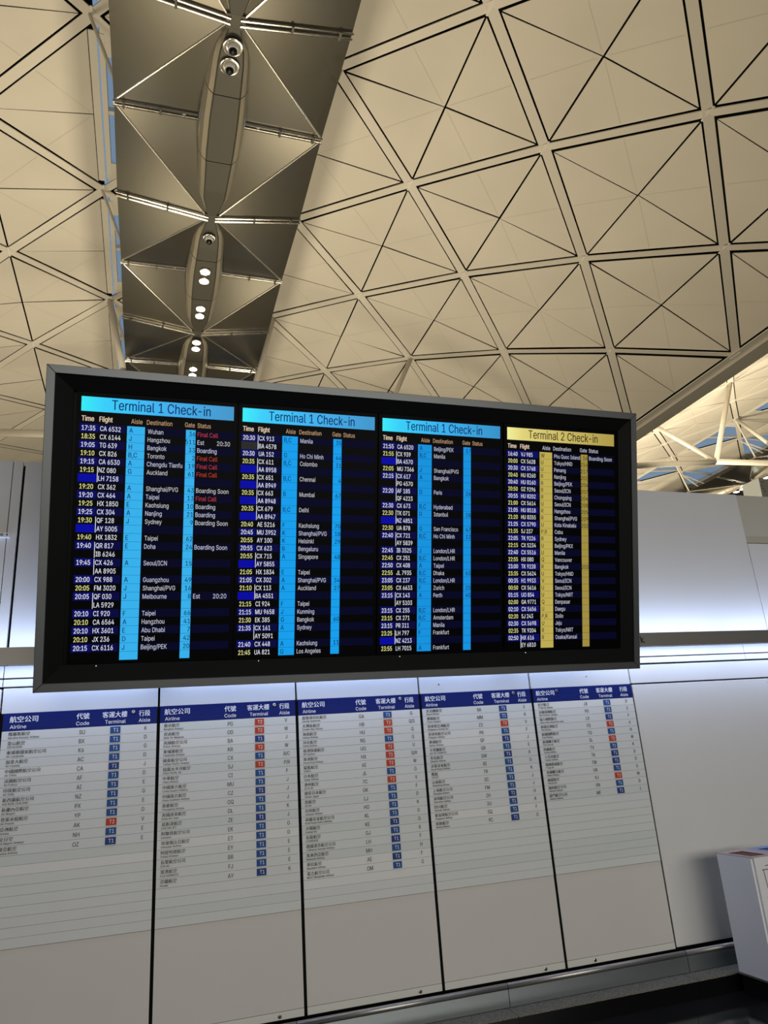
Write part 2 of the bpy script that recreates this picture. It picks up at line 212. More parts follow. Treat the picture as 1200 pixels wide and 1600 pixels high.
# contours of the Latin letters and figures: letter, advance; x y points of each contour, in thousandths of the type size
GLYPHS = {l[0]: l[1:].split(';') for l in """A480;16 0 201 509 276 509 463 0 395 0 287 302 276 334 264 372 250 420 232 478 245 478 228 419 213 371 201 333 191 302 85 0;110 142 110 199 370 199 370 142
B456;60 0 60 509 241 509 289 504 329 491 359 469 381 442 394 410 398 374 395 344 387 320 373 301 356 286 336 275 315 267 315 262 339 257 363 245 385 227 402 203 414 173 418 136 413 100 400 67 377 39 344 18 301 4 247 0;125 57 245 57 296 63 330 80 349 105 355 137 352 161 342 184 327 203 306 218 279 228 248 231 125 231;125 285 238 285 265 288 288 296 308 309 323 326 333 348 336 372 330 403 313 429 283 446 240 452 125 452
C510;267 -7 205 1 150 25 104 63 70 115 48 179 40 254 48 329 70 393 104 445 150 484 205 508 267 516 305 513 340 504 373 490 402 471 427 447 448 418 463 385 473 348 408 348 401 373 389 395 375 413 357 428 337 440 315 449 292 454 267 456 223 450 184 432 150 403 125 364 109 314 103 254 109 194 125 145 151 105 184 76 223 59 267 53 292 55 315 60 337 69 357 81 375 96 389 114 401 136 408 160 473 160 463 124 448 91 428 62 402 38 373 19 341 5 305 -4
D502;219 0 96 0 96 57 215 57 272 63 318 81 354 110 379 149 394 198 399 255 394 312 379 361 354 399 320 428 275 446 221 452 93 452 93 509 225 509 294 501 353 478 399 441 433 391 455 329 462 255 455 181 433 119 398 68 351 31 291 8;125 509 125 0 60 0 60 509
E419;60 0 60 509 372 509 372 452 125 452 125 286 355 286 355 229 125 229 125 57 375 57 375 0
F410;60 0 60 509 369 509 369 452 125 452 125 278 346 278 346 221 125 221 125 0
G520;269 -7 205 1 149 25 104 64 69 116 47 179 40 254 47 329 69 393 103 445 149 484 203 508 265 516 304 513 340 504 374 489 403 469 429 445 449 416 465 384 474 349 408 349 399 372 387 393 373 411 356 427 337 439 315 448 291 454 265 456 222 450 183 432 150 404 125 364 109 314 103 254 109 194 125 145 151 105 184 76 224 59 269 53 309 57 345 71 374 93 396 123 410 160 415 202 434 199 283 199 283 256 478 256 478 200 471 141 451 91 419 50 377 19 326 0
H517;60 0 60 509 125 509 125 289 392 289 392 509 457 509 457 0 392 0 392 232 125 232 125 0
I300;31 0 31 57 118 57 118 452 31 452 31 509 269 509 269 452 183 452 183 57 269 57 269 0
J396;185 -7 124 3 75 33 44 81 33 145 33 173 98 173 98 145 104 104 122 74 149 56 185 50 220 56 248 74 266 104 272 145 272 509 336 509 336 145 326 81 294 33 246 3
K467;104 145 104 216 122 239 139 261 157 282 174 303 193 324 212 344 364 509 448 509 231 276 228 276;60 0 60 509 125 509 125 334 124 225 125 193 125 0;372 0 188 259 228 309 449 0
L393;60 0 60 509 125 509 125 57 361 57 361 0
M628;60 0 60 509 152 509 277 187 282 174 287 159 293 141 299 123 305 103 311 84 317 65 322 49 307 49 312 65 318 83 324 102 330 121 336 140 342 158 348 174 352 187 476 509 568 509 568 0 504 0 504 291 504 308 504 327 505 347 505 369 506 391 506 413 507 435 507 457 513 457 505 433 498 409 490 386 482 363 474 341 467 322 461 305 456 291 342 0 286 0 170 291 165 304 159 321 152 340 145 361 137 384 129 408 121 432 112 457 119 457 119 437 120 416 120 394 121 372 121 350 122 328 122 309 122 291 122 0
N523;60 0 60 509 136 509 343 183 352 169 363 151 375 130 388 107 401 82 414 55 405 54 402 81 401 108 400 134 399 157 399 178 399 195 399 509 463 509 463 0 387 0 202 290 190 310 177 331 164 354 148 381 130 413 108 452 119 454 121 417 122 384 123 354 124 328 125 307 125 291 125 0
O533;267 -7 205 1 150 25 105 63 70 115 48 179 40 254 48 329 70 393 105 445 150 484 205 508 267 516 329 508 384 484 429 445 464 393 486 329 493 254 486 179 464 115 429 63 384 25 329 1;267 53 310 59 349 76 383 105 408 144 425 194 430 254 425 314 408 365 383 404 349 433 310 450 267 456 223 450 184 433 151 404 125 364 109 314 103 254 109 194 125 144 151 105 184 76 223 59
P445;60 0 60 509 235 509 289 503 332 487 366 462 390 430 404 391 409 348 404 304 390 265 366 233 332 207 289 191 235 186 109 186 109 242 233 242 269 246 297 256 318 272 333 294 342 319 344 348 342 376 333 402 318 423 297 439 268 449 232 452 125 452 125 0
Q533;245 159 313 159 369 85 384 65 468 -48 401 -48 346 27 331 46;267 -7 205 1 150 25 105 63 70 115 48 179 40 254 48 329 70 393 105 445 150 484 205 508 267 516 329 508 384 484 429 445 464 393 486 329 493 254 486 179 464 115 429 63 384 25 329 1;267 53 310 59 349 76 383 105 408 144 425 194 430 254 425 314 408 365 383 404 349 433 310 450 267 456 223 450 184 433 151 404 125 364 109 314 103 254 109 194 125 144 151 105 184 76 223 59
R449;60 0 60 509 236 509 290 504 333 489 367 465 390 433 405 395 409 352 405 309 390 271 367 240 333 217 289 203 236 198 96 198 96 255 234 255 269 258 298 267 319 281 334 300 342 324 345 352 342 380 334 405 319 425 298 440 269 449 233 452 125 452 125 0;353 0 230 229 303 229 428 0
S447;224 -9 172 -4 128 9 91 31 64 60 46 96 38 137 104 137 110 110 123 88 142 71 166 59 194 52 224 49 257 52 286 60 311 74 329 92 341 114 346 139 342 161 332 179 316 193 296 205 272 214 245 222 184 239 128 260 86 289 60 326 52 372 58 413 75 448 102 476 138 498 180 511 227 516 275 511 316 498 351 476 377 449 394 415 401 378 337 378 326 412 302 437 267 453 225 459 194 456 167 448 145 435 129 418 118 398 115 376 119 352 131 334 148 319 169 308 191 300 212 293 264 279 287 272 312 264 336 252 359 238 379 220 395 198 405 171 408 139 403 99 386 64 360 34 323 11 278 -4
T449;32 452 32 509 417 509 417 452 257 452 257 0 193 0 193 452
U517;259 -8 203 -2 154 15 114 43 85 80 66 124 60 173 60 509 124 509 124 178 128 144 141 113 160 87 187 68 220 56 259 52 298 56 331 68 357 87 377 113 389 144 393 178 393 509 457 509 457 173 451 124 433 80 403 43 363 15 315 -2
V480;204 0 16 509 84 509 192 206 203 176 215 137 230 89 248 31 235 31 252 90 267 138 279 176 290 206 395 509 463 509 278 0
W686;155 0 16 509 82 509 163 196 170 171 175 145 181 120 187 94 192 67 197 40 189 40 194 67 200 94 205 120 211 145 218 171 224 196 306 509 380 509 462 196 468 171 474 145 480 120 486 94 492 67 497 40 488 40 493 67 499 94 504 120 510 145 517 171 523 196 603 509 670 509 530 0 455 0 368 323 359 356 351 391 344 431 336 475 350 475 342 433 335 395 327 359 318 323 230 0
X474;18 0 217 284 217 236 29 509 104 509 178 400 192 379 204 361 214 345 223 329 233 312 243 292 232 292 243 311 252 329 261 345 272 361 284 379 298 400 374 509 446 509 259 239 259 287 456 0 382 0 292 129 279 149 268 165 259 180 250 195 241 212 230 231 244 231 235 213 225 196 216 181 206 166 195 149 182 129 91 0
Y472;203 0 203 208 16 509 91 509 192 344 208 318 222 292 236 264 250 230 224 230 237 265 251 293 265 318 280 344 381 509 455 509 268 208 268 0
Z438;42 0 42 46 273 385 289 408 306 431 323 453 341 476 348 454 317 453 285 452 254 452 223 452 40 452 40 509 397 509 397 462 169 129 152 105 134 81 116 57 97 33 90 54 121 56 152 57 183 57 214 57 399 57 399 0
a389;160 -9 126 -5 94 5 68 22 48 45 35 73 30 108 34 138 43 161 58 179 78 193 100 203 125 211 152 216 178 220 209 224 234 227 252 230 265 235 273 243 276 255 276 257 273 279 267 297 256 311 240 322 220 329 196 331 171 329 149 322 132 313 118 301 107 288 100 274 41 291 57 322 79 346 104 364 133 375 163 382 194 384 215 383 239 379 263 372 286 360 306 343 322 320 333 290 337 251 337 0 277 0 277 52 272 52 264 38 252 25 236 12 215 1 190 -6;170 45 202 49 228 59 248 74 263 93 272 115 276 138 276 190 270 186 259 182 246 179 231 176 216 173 200 171 186 169 175 168 154 164 134 159 117 150 103 139 95 124 92 105 94 87 102 72 114 61 130 52 149 47
b424;229 -8 198 -5 172 4 153 17 138 31 127 46 118 59 112 59 112 0 53 0 53 509 114 509 114 319 118 319 127 331 137 346 152 360 171 373 197 381 229 384 274 378 313 361 345 332 370 293 385 245 390 189 385 133 370 84 346 45 313 16 274 -2;220 47 253 51 279 66 301 88 316 117 325 151 328 189 325 227 316 261 301 290 280 311 253 325 220 330 188 325 161 312 140 291 125 263 116 229 113 189 116 150 125 115 140 86 162 65 188 51
c396;207 -8 159 -2 117 16 82 46 56 85 40 133 34 187 40 243 56 291 82 330 117 360 159 378 207 384 234 383 260 377 284 368 305 356 324 341 340 322 353 301 362 277 303 262 298 276 290 289 281 301 270 311 257 319 242 325 226 329 207 330 173 325 145 310 124 287 108 258 99 224 96 187 99 151 108 117 124 89 145 66 173 51 207 46 226 48 243 52 258 58 271 66 282 76 292 89 299 102 304 117 363 102 354 78 341 56 325 37 306 21 285 9 261 -1 235 -6
d424;195 -8 151 -2 111 16 79 45 55 84 39 133 34 189 39 245 55 293 79 332 112 361 151 378 196 384 228 381 253 373 272 360 287 346 298 331 306 319 311 319 311 509 372 509 372 0 313 0 313 59 307 59 298 46 287 31 272 17 252 4 227 -5;205 47 236 51 263 65 284 86 299 115 309 150 312 189 309 229 300 263 284 291 263 312 237 325 205 330 172 325 145 311 124 290 108 261 99 227 96 189 99 151 109 117 124 88 145 66 172 51
e404;212 -8 161 -2 117 16 82 46 56 85 40 132 34 187 39 242 55 290 81 329 115 359 157 378 205 384 236 382 266 374 294 361 319 341 341 315 357 282 368 242 371 194 371 169 75 169 75 221 338 221 310 202 307 237 298 269 283 294 263 314 237 326 205 330 173 326 146 313 125 294 109 270 99 241 96 211 96 178 100 139 110 106 128 80 151 61 179 50 212 46 234 48 254 53 271 61 285 73 297 88 306 105 365 91 353 63 335 39 311 19 283 4 249 -5
f254;228 379 228 327 6 327 6 379;81 0 81 432 84 461 96 486 113 505 135 519 161 527 187 530 207 529 222 527 234 524 243 521 227 468 222 470 215 472 206 473 195 474 171 470 154 460 145 443 142 419 142 0
g425;207 -151 168 -148 134 -140 105 -127 82 -110 64 -91 51 -69 101 -41 110 -53 122 -66 136 -78 154 -88 178 -95 207 -97 249 -92 282 -75 304 -47 311 -6 311 68 306 68 298 56 287 41 272 28 252 16 227 8 195 5 152 10 113 27 80 53 55 90 39 136 34 191 39 246 55 293 80 332 112 361 152 378 196 384 228 382 253 373 273 360 288 346 299 331 308 319 313 319 313 379 372 379 372 -9 367 -54 350 -90 324 -117 291 -136 251 -147;205 59 237 63 264 75 285 95 300 121 309 154 312 193 309 231 300 264 285 291 264 312 237 325 205 330 172 325 145 312 124 290 109 262 99 229 96 193 99 155 109 123 124 96 145 76 172 63
h410;114 227 114 0 53 0 53 509 114 509 114 287 102 287 124 332 152 362 187 379 227 384 264 380 295 369 321 349 341 321 353 285 357 240 357 0 296 0 296 235 290 275 273 304 246 323 210 329 184 326 161 317 141 303 126 283 117 257
i167;53 0 53 379 114 379 114 0;84 443 67 446 54 455 44 468 41 483 44 499 54 512 67 521 84 524 100 521 114 512 123 499 126 483 123 468 114 455 100 446
j167;53 379 114 379 114 -30 111 -63 102 -90 86 -113 65 -129 37 -139 4 -143 -10 -143 -10 -87 2 -87 25 -83 40 -72 50 -54 53 -29;83 443 67 446 53 455 44 468 41 483 44 499 53 512 67 521 83 524 100 521 114 512 123 499 126 483 123 468 114 455 100 446
k381;110 137 110 212 121 212 284 379 360 379 184 199 177 199;53 0 53 509 114 509 114 0;294 0 148 186 191 229 372 0
l189;139 -2 101 3 74 20 58 47 53 84 53 509 114 509 114 99 115 77 120 62 130 54 146 52 154 52 160 53 165 53 170 54 181 3 172 1 162 -1 151 -2
m610;53 0 53 379 112 379 112 295 108 295 118 323 132 346 151 363 172 376 195 384 219 386 257 380 287 361 309 331 321 295 312 295 322 321 337 343 357 361 381 375 407 383 437 386 468 383 497 372 522 354 541 328 553 296 557 255 557 0 496 0 496 254 490 289 473 313 447 326 419 330 395 328 374 320 358 307 345 290 338 270 335 247 335 0 274 0 274 260 269 288 253 311 229 326 199 330 178 328 158 320 140 307 126 289 117 266 114 238 114 0
n410;114 227 114 0 53 0 53 379 112 379 112 287 102 287 124 332 152 362 187 379 227 384 264 380 295 369 321 349 341 321 353 285 357 240 357 0 296 0 296 235 290 275 273 304 246 323 210 329 184 326 161 317 141 303 126 283 117 257
o415;207 -8 159 -2 117 16 82 46 56 85 40 133 34 187 40 243 56 291 82 330 117 360 159 378 207 384 256 378 299 360 333 330 359 291 376 243 381 187 376 133 359 85 333 46 299 16 256 -2;207 46 242 51 270 66 292 89 307 117 316 151 319 187 316 224 307 258 292 287 270 310 242 325 207 330 173 325 145 310 124 287 108 258 99 224 96 187 99 151 108 117 124 89 145 66 173 51
p424;53 -143 53 379 112 379 112 319 118 319 126 331 137 346 152 360 171 373 197 381 229 384 274 378 313 361 345 332 370 293 385 245 390 189 385 133 370 84 346 45 313 16 274 -2 229 -8 198 -5 173 4 153 17 138 31 127 46 118 59 114 59 114 -143;220 47 253 51 279 66 301 88 316 117 325 151 328 189 325 227 316 261 301 290 280 311 253 325 220 330 188 325 161 312 140 291 125 263 116 229 113 189 116 150 125 115 140 86 162 65 188 51
q424;372 -143 311 -143 311 59 306 59 298 46 287 31 272 17 252 4 227 -5 195 -8 151 -2 111 16 79 45 55 84 39 133 34 189 39 245 55 293 79 332 112 361 151 378 196 384 228 381 253 373 272 360 287 346 298 331 307 319 313 319 313 379 372 379;205 47 236 51 263 65 284 86 299 115 309 150 312 189 309 229 300 263 284 291 263 312 237 325 205 330 172 325 145 311 124 290 108 261 99 227 96 189 99 151 109 117 124 88 145 66 172 51
r259;53 0 53 379 112 379 112 321 115 321 130 347 152 367 181 380 213 385 221 385 229 384 237 384 243 384 243 322 239 323 230 324 219 325 207 326 182 323 159 315 140 301 126 284 117 262 114 237 114 0
s365;182 -8 145 -5 112 3 84 18 62 38 45 63 36 94 94 107 105 79 124 60 150 49 181 45 217 50 244 62 262 81 268 103 265 121 254 136 237 147 212 155 149 170 104 186 72 208 53 237 47 274 51 305 65 332 87 354 115 370 149 381 187 384 223 381 254 372 279 358 299 339 314 316 324 290 268 277 258 298 243 316 219 328 187 333 156 329 131 317 114 299 109 277 112 258 124 243 144 232 172 223 229 209 275 194 306 171 325 142 331 107 326 75 312 47 290 24 260 6 223 -5
t227;204 379 204 327 6 327 6 379;65 471 126 471 126 98 128 76 136 61 150 53 170 50 177 50 185 51 194 52 202 54 213 2 203 -1 192 -3 180 -4 168 -4 125 2 92 21 72 52 65 93
u410;182 -5 146 -1 115 11 89 31 69 59 57 95 53 139 53 379 114 379 114 144 119 105 137 75 164 56 200 50 226 53 249 62 268 77 283 97 293 122 296 153 296 379 357 379 357 0 298 0 298 92 307 92 286 47 257 17 222 0
v389;163 0 17 379 84 379 165 155 177 121 187 87 196 53 206 21 184 21 194 53 203 87 213 121 224 155 305 379 371 379 226 0
w567;138 0 23 379 87 379 133 214 143 177 154 137 165 91 175 41 165 41 175 90 186 135 196 176 206 214 252 379 316 379 362 214 371 176 382 136 392 91 402 41 391 41 402 90 413 135 423 176 434 214 480 379 545 379 429 0 368 0 319 172 312 198 305 225 297 252 291 280 284 309 277 338 291 338 284 309 277 280 270 252 263 225 255 198 248 172 199 0
x379;21 0 171 218 171 171 29 379 100 379 147 306 164 279 179 253 193 229 207 206 175 206 190 229 202 253 216 279 233 306 282 379 352 379 209 169 209 214 358 0 287 0 231 85 214 112 200 136 187 159 173 182 205 182 191 159 178 136 165 112 148 85 91 0
y389;47 -139 61 -86 71 -87 88 -90 104 -89 118 -84 130 -74 141 -58 151 -36 163 -1 17 379 84 379 165 155 177 121 187 87 196 53 206 21 184 21 193 53 202 87 212 121 224 155 305 379 371 379 204 -58 191 -85 177 -107 159 -124 139 -136 117 -143 91 -145 77 -145 65 -143 54 -141
z380;42 0 42 46 254 320 254 323 48 323 48 379 333 379 333 331 126 60 126 56 339 56 339 0
0453;227 -7 174 1 130 24 95 62 69 113 53 178 48 254 53 330 69 395 95 447 130 484 174 508 227 516 279 508 323 484 358 447 384 395 400 330 405 254 400 178 384 113 359 62 323 24 279 1;227 50 261 56 290 74 313 103 330 144 340 194 344 254 340 314 330 365 313 405 290 435 261 453 227 460 192 453 163 435 140 405 123 365 113 314 109 254 113 194 123 144 140 103 163 74 192 56
1453;76 0 76 55 391 55 391 0;276 509 276 0 212 0 212 448 209 448 86 358 86 427 198 509
2453;64 0 64 47 234 229 261 257 282 282 299 305 311 327 318 348 320 371 317 397 308 419 293 436 273 449 250 457 224 460 196 457 172 447 153 433 139 413 130 390 127 362 66 362 71 405 86 442 111 473 143 496 182 511 225 516 268 511 306 497 337 474 361 445 376 411 381 372 378 345 371 318 357 290 336 259 306 223 267 180 153 60 153 57 389 57 389 0
3453;218 -7 173 -3 133 10 98 30 70 57 52 91 44 132 109 132 115 107 126 87 144 71 165 59 191 52 219 50 248 53 275 61 297 74 315 93 325 116 329 145 326 172 316 196 299 217 275 234 242 244 201 248 157 248 157 299 288 448 288 452 70 452 70 509 372 509 372 461 211 278 211 289 264 288 308 276 344 253 371 222 387 186 393 145 387 103 370 66 344 36 309 12 266 -2
4453;40 105 40 158 247 509 311 509 109 166 109 163 413 163 413 105;282 0 282 121 282 146 282 318 343 318 343 0
5453;221 -7 178 -2 140 11 108 32 83 60 66 93 60 130 122 130 127 108 138 89 154 73 173 60 196 52 221 50 250 53 276 64 298 82 314 104 324 131 328 162 324 193 314 221 297 244 275 262 248 273 218 277 192 275 167 268 145 258 128 246 67 253 96 509 366 509 366 452 151 452 134 301 136 301 155 315 178 325 203 331 229 334 263 330 294 321 321 306 345 285 364 260 379 231 388 199 391 163 385 117 369 76 343 41 309 15 268 -1
6453;226 -7 182 -1 142 15 109 40 84 74 69 115 64 162 68 199 80 239 102 285 137 340 252 509 322 509 151 261 145 261 154 275 165 288 179 299 196 307 214 312 235 314 278 309 316 295 346 271 370 240 384 201 389 157 384 112 368 73 343 39 310 14 271 -2;226 48 254 52 279 63 299 79 314 101 324 128 327 157 324 187 314 213 299 235 279 251 254 262 226 265 198 262 174 252 153 235 138 214 128 188 125 158 128 128 138 102 153 79 174 63 198 52
7453;97 0 323 448 323 452 62 452 62 509 391 509 391 449 165 0
8453;226 -7 178 -2 136 11 101 33 74 62 57 96 52 135 55 166 65 195 81 220 101 241 125 256 153 265 153 267 119 282 93 308 76 342 70 380 75 417 90 450 114 477 146 498 184 511 226 516 269 511 306 498 337 477 361 450 377 417 382 380 376 342 359 308 333 282 300 267 300 265 327 256 351 241 372 220 387 195 397 166 401 135 395 96 378 62 352 33 317 11 275 -2;226 49 258 52 285 60 307 74 323 91 333 113 337 139 333 165 322 189 305 208 283 223 256 232 226 235 196 232 169 223 147 208 130 189 119 165 115 139 119 113 129 91 145 74 167 60 195 52;226 290 252 292 274 300 293 313 307 330 316 351 319 376 316 399 308 420 294 437 275 449 252 457 226 460 200 457 177 449 159 437 145 420 136 399 133 376 136 351 145 330 159 313 178 300 201 292
9453;226 516 271 510 310 494 343 468 368 434 384 393 389 347 385 309 373 270 350 224 315 168 200 0 130 0 301 248 307 248 299 234 287 221 273 210 257 202 238 196 218 195 175 199 137 214 106 237 83 269 68 307 64 352 69 397 85 436 110 469 143 494 182 510;226 460 199 457 174 446 154 429 138 407 129 381 125 352 129 322 138 295 154 274 174 257 199 247 226 243 254 247 279 257 299 273 314 295 324 321 327 350 324 381 314 407 299 429 279 446 254 457
:188;95 -4 78 -1 63 9 53 24 50 41 53 59 63 73 78 83 95 87 113 83 128 73 138 59 141 41 138 24 128 9 113 -1;95 271 78 274 63 284 53 299 50 316 53 334 63 349 78 359 95 362 113 359 128 349 138 334 141 316 138 299 128 284 113 274
/249;235 533 71 -76 14 -76 178 533
,188;38 -119 68 71 137 71 84 -119
-453;337 244 337 188 114 188 114 244
.188;95 -4 78 -1 63 9 53 24 50 41 53 59 63 73 78 83 95 87 113 83 128 73 138 59 141 41 138 24 128 9 113 -1
'206;78 318 70 509 136 509 128 318""".split('\n')}
CAPH = 0.509
def fill_contours(cs):                       # non-zero winding fill cut into trapezoids
    E = []
    for c in cs:
        for i in range(len(c)):
            (x0, y0), (x1, y1) = c[i - 1], c[i]
            if y0 != y1: E.append((x0, y0, x1, y1, 1) if y0 < y1 else (x1, y1, x0, y0, -1))
    ys = {y for e in E for y in (e[1], e[3])}
    for i in range(len(E)):
        for k in range(i):
            a, b = E[i], E[k]; lo, hi = max(a[1], b[1]), min(a[3], b[3])
            if lo < hi:
                sa, sb = (a[2] - a[0]) / (a[3] - a[1]), (b[2] - b[0]) / (b[3] - b[1])
                if abs(sa - sb) > 1e-6:
                    y = (b[0] - sb * b[1] - a[0] + sa * a[1]) / (sa - sb)
                    if lo + 0.5 < y < hi - 0.5: ys.add(y)
    ys = sorted(ys); V, P = [], []
    for y0, y1 in zip(ys, ys[1:]):
        if y1 - y0 < 0.3: continue
        ym = (y0 + y1) / 2; X = []
        for a in E:
            if a[1] < ym < a[3]:
                f = lambda y: a[0] + (a[2] - a[0]) * (y - a[1]) / (a[3] - a[1])
                X.append((f(ym), f(y0), f(y1), a[4]))
        X.sort(); w = 0; st = None
        for x in X:
            if w == 0: st = x
            w += x[3]
            if w == 0:
                k = len(V); V += [(st[1] / 1000, y0 / 1000), (x[1] / 1000, y0 / 1000), (x[2] / 1000, y1 / 1000), (st[2] / 1000, y1 / 1000)]; P.append((k, k + 1, k + 2, k + 3))
    return V, P
_gc = {}
def latin(s):
    if s not in _tc:
        V, P, x = [], [], 0.0
        for ch in s:
            if ch == ' ': x += 0.20; continue
            if ch == '-': x -= 0.045
            if ch not in _gc:
                g = GLYPHS[ch]; cs = []
                for c in g[1:]:
                    n_ = [int(q_) for q_ in c.split()]; cs.append(list(zip(n_[::2], n_[1::2])))
                _gc[ch] = (int(g[0]) / 1000, *fill_contours(cs))
            a_, p_, f_ = _gc[ch]; k = len(V)
            V += [(x + u_, w_) for u_, w_ in p_]; P += [tuple(k + q_ for q_ in t_) for t_ in f_]; x += a_
        _tc[s] = (V, P)
    return _tc[s]
def text(mb, s, F, x, y, cap, mt, width=None, sx=1.0, align='l', cjk=False, off=0.0, bold=0.0):
    """s written on the plane F(x, y, d); x is the left/centre/right edge, y the baseline."""
    V, P = glyphs(s) if cjk else latin(s)
    if not V: return
    x0 = min(v[0] for v in V); x1 = max(v[0] for v in V); sc = cap / (0.85 if cjk else CAPH)
    kx = sc * sx if width is None else width / (x1 - x0)
    w = (x1 - x0) * kx
    ox = {'l': x, 'c': x - w / 2, 'r': x - w}[align]
    for rep in ([-bold / 2, bold / 2] if bold else [0.0]):
        k = len(mb.v); mi = mb.m(mt)
        mb.v += [F(ox + rep + (v[0] - x0) * kx, y + v[1] * sc, off + (0.00003 if rep > 0 else 0)) for v in V]
        for p in P: mb.f.append(tuple(k + i for i in p)); mb.mi.append(mi)

# ================================================================= STRUCTURE
# ---- floor and the shell of the hall (behind and beside the camera)
b = MB(); b.box((-45, -22, -0.2), (75, 95, 0), FLOORM); tag(b.build('floor'), kind='structure')
for nm, a, c in (('wall_rear', (-45, -22.4, 0), (75, -22, 26)), ('wall_left', (-45.4, -22, 0), (-45, 95, 26)), ('wall_right', (75, -22, 0), (75.4, 95, 26)), ('wall_far', (-45, 95, 0), (75, 95.4, 26))):
    b = MB(); b.box(a, c, HALL); tag(b.build(nm), kind='structure')

# ---- front wall: dark core, panels on it
WY = 4.5
XS = [-0.749, 0.0694, 0.8655, 1.6603, 2.4566, 3.2511]
def Z(z): return z + EZ
b = MB(); b.box((-3.2, WY + 0.03, 0.0), (6.6, WY + 0.45, Z(1.80)), DARK); b.box((-0.745, WY + 0.0005, Z(-1.298)), (3.248, WY + 0.031, Z(0.343)), DARK); wall = b.build('wall_front'); tag(wall, kind='structure')
G = 0.009
def panel(name, x0, x1, z0, z1, mt=WALLW, y=WY, th=0.03, g=G, parent=wall, gz=0.004):
    b = MB(); b.box((x0 + g, y, Z(z0) + gz), (x1 - g, y + th, Z(z1) - gz), mt)
    bm = bmesh.new(); me = b.mesh(name); bm.from_mesh(me); bmesh.ops.recalc_face_normals(bm, faces=bm.faces)
    bmesh.ops.bevel(bm, geom=[e for e in bm.edges], offset=0.0015, segments=1, affect='EDGES'); bm.to_mesh(me); bm.free()
    o = bpy.data.objects.new(name, me); COL.objects.link(o); o.parent = parent; return o
# upper field above the light trough
panel('upper_wall_panel', -3.2, -0.80, 0.60, 1.822, g=0.004)
panel('panel_edge_strip', -0.80, -0.749, 0.60, 1.822, g=0.0)
panel('upper_wall_panel', -0.742, 1.26, 0.60, 1.822, g=0.007)
panel('upper_wall_panel', 1.26, 4.565, 0.60, 1.822, g=0.003)
panel('upper_wall_panel', 4.573, 6.6, 0.60, 1.405, g=0.003)
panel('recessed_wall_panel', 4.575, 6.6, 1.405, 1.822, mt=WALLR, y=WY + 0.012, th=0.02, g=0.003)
panel('wall_reveal', 4.556, 4.575, 0.60, 1.822, y=WY + 0.004, th=0.02, g=0.001)
# bands below the trough
xb = [-3.2, -0.749, 4.3, 6.6]
for i in range(3):
    panel('upper_band', xb[i], xb[i + 1], 0.5345, 0.600, gz=0.0, g=0.002)
    panel('narrow_band', xb[i], xb[i + 1], 0.4865, 0.5265, gz=0.0, g=0.002)
# plain panels left and right of the directories, and blank fields over them
panel('plain_wall_panel', -3.2, -0.749, -1.298, 0.343, g=0.009)
panel('plain_wall_panel', -3.2, -0.749, 0.345, 0.4785, g=0.003)
panel('plain_wall_panel', 3.2511, 6.6, -1.298, 0.3425, g=0.006)
panel('plain_wall_panel', 3.2511, 6.6, 0.3445, 0.4785, g=0.004)
for i in range(5):
    panel('blank_panel', XS[i], XS[i + 1], 0.3445, 0.4785, g=0.006, gz=0.0)
b = MB()
for x, z in ((2.9, 0.41), (1.80, 0.40), (4.47, 0.31)):
    b.tube((x, WY - 0.002, Z(z)), (x, WY + 0.001, Z(z)), 0.004 if x < 4 else 0.012, SCREW, 10)
b.build('panel_screw', wall)

# ---- skirting and kerb
sk = empty('baseboard_front'); tag(sk, kind='structure')
jx = [-3.2, -0.45, 0.80, 2.02, 3.255, 4.5, 6.6]
for i in range(len(jx) - 1):
    b = MB(); b.box((jx[i] + 0.002, 4.41, Z(-1.412)), (jx[i + 1] - 0.002, 4.47, Z(-1.325)), STEEL); b.build('skirting_plate', sk)
    b = MB(); b.tube((jx[i] + 0.002, 4.425, Z(-1.311)), (jx[i + 1] - 0.002, 4.425, Z(-1.311)), 0.0155, NOSE, 14); b.build('skirting_nosing', sk, smooth=True)
b = MB(); b.box((-3.2, 4.44, Z(-1.412)), (6.6, 4.53, Z(-1.318)), DARK); b.build('skirting_back', sk)
kb = empty('trim_1'); tag(kb, kind='structure')
kx = [-3.2, -1.6, -0.4, 0.8, 2.0, 3.2, 4.4, 6.6]
for i in range(len(kx) - 1):
    b = MB(); b.box((kx[i] + 0.002, 4.268, Z(-1.422)), (kx[i + 1] - 0.002, 4.53, Z(-1.415)), GRAN); b.build('kerb_stone', kb)
    b = MB(); b.box((kx[i] + 0.001, 4.270, 0.0), (kx[i + 1] - 0.001, 4.53, Z(-1.422)), BLACKST); b.build('kerb_face', kb)

# ---- light trough (bar with strip lights above and below)
tr = empty('light_trough'); tag(tr, 'long dark metal light bar running across the wall behind the board', 'wall light')
for x0, x1 in ((-3.2, 0.9), (0.902, 6.6)):
    b = MB(); b.box((x0, 4.33, Z(0.583)), (x1, 4.335, Z(0.676)), ALUW)
    b.box((x0, 4.335, Z(0.583)), (x1, 4.352, Z(0.586)), ALUW); b.box((x0, 4.335, Z(0.673)), (x1, 4.352, Z(0.676)), ALUW)
    b.build('front_cover', tr)
b = MB(); b.box((-3.2, 4.352, Z(0.618)), (6.6, 4.499, Z(0.632)), ALUW); b.build('back_tray', tr)
for zz, dz, pw in ((0.655, 1, 11), (0.604, -1, 10.5)):
    for i in range(8):
        x = -2.6 + i * 1.22
        a = area('trough_strip_light', (x, 4.37, Z(zz)), (0, 0.28, dz), 1.2, 0.03, pw / 8 * 3.1, (0.50, 0.63, 1.0))
        a.parent = tr
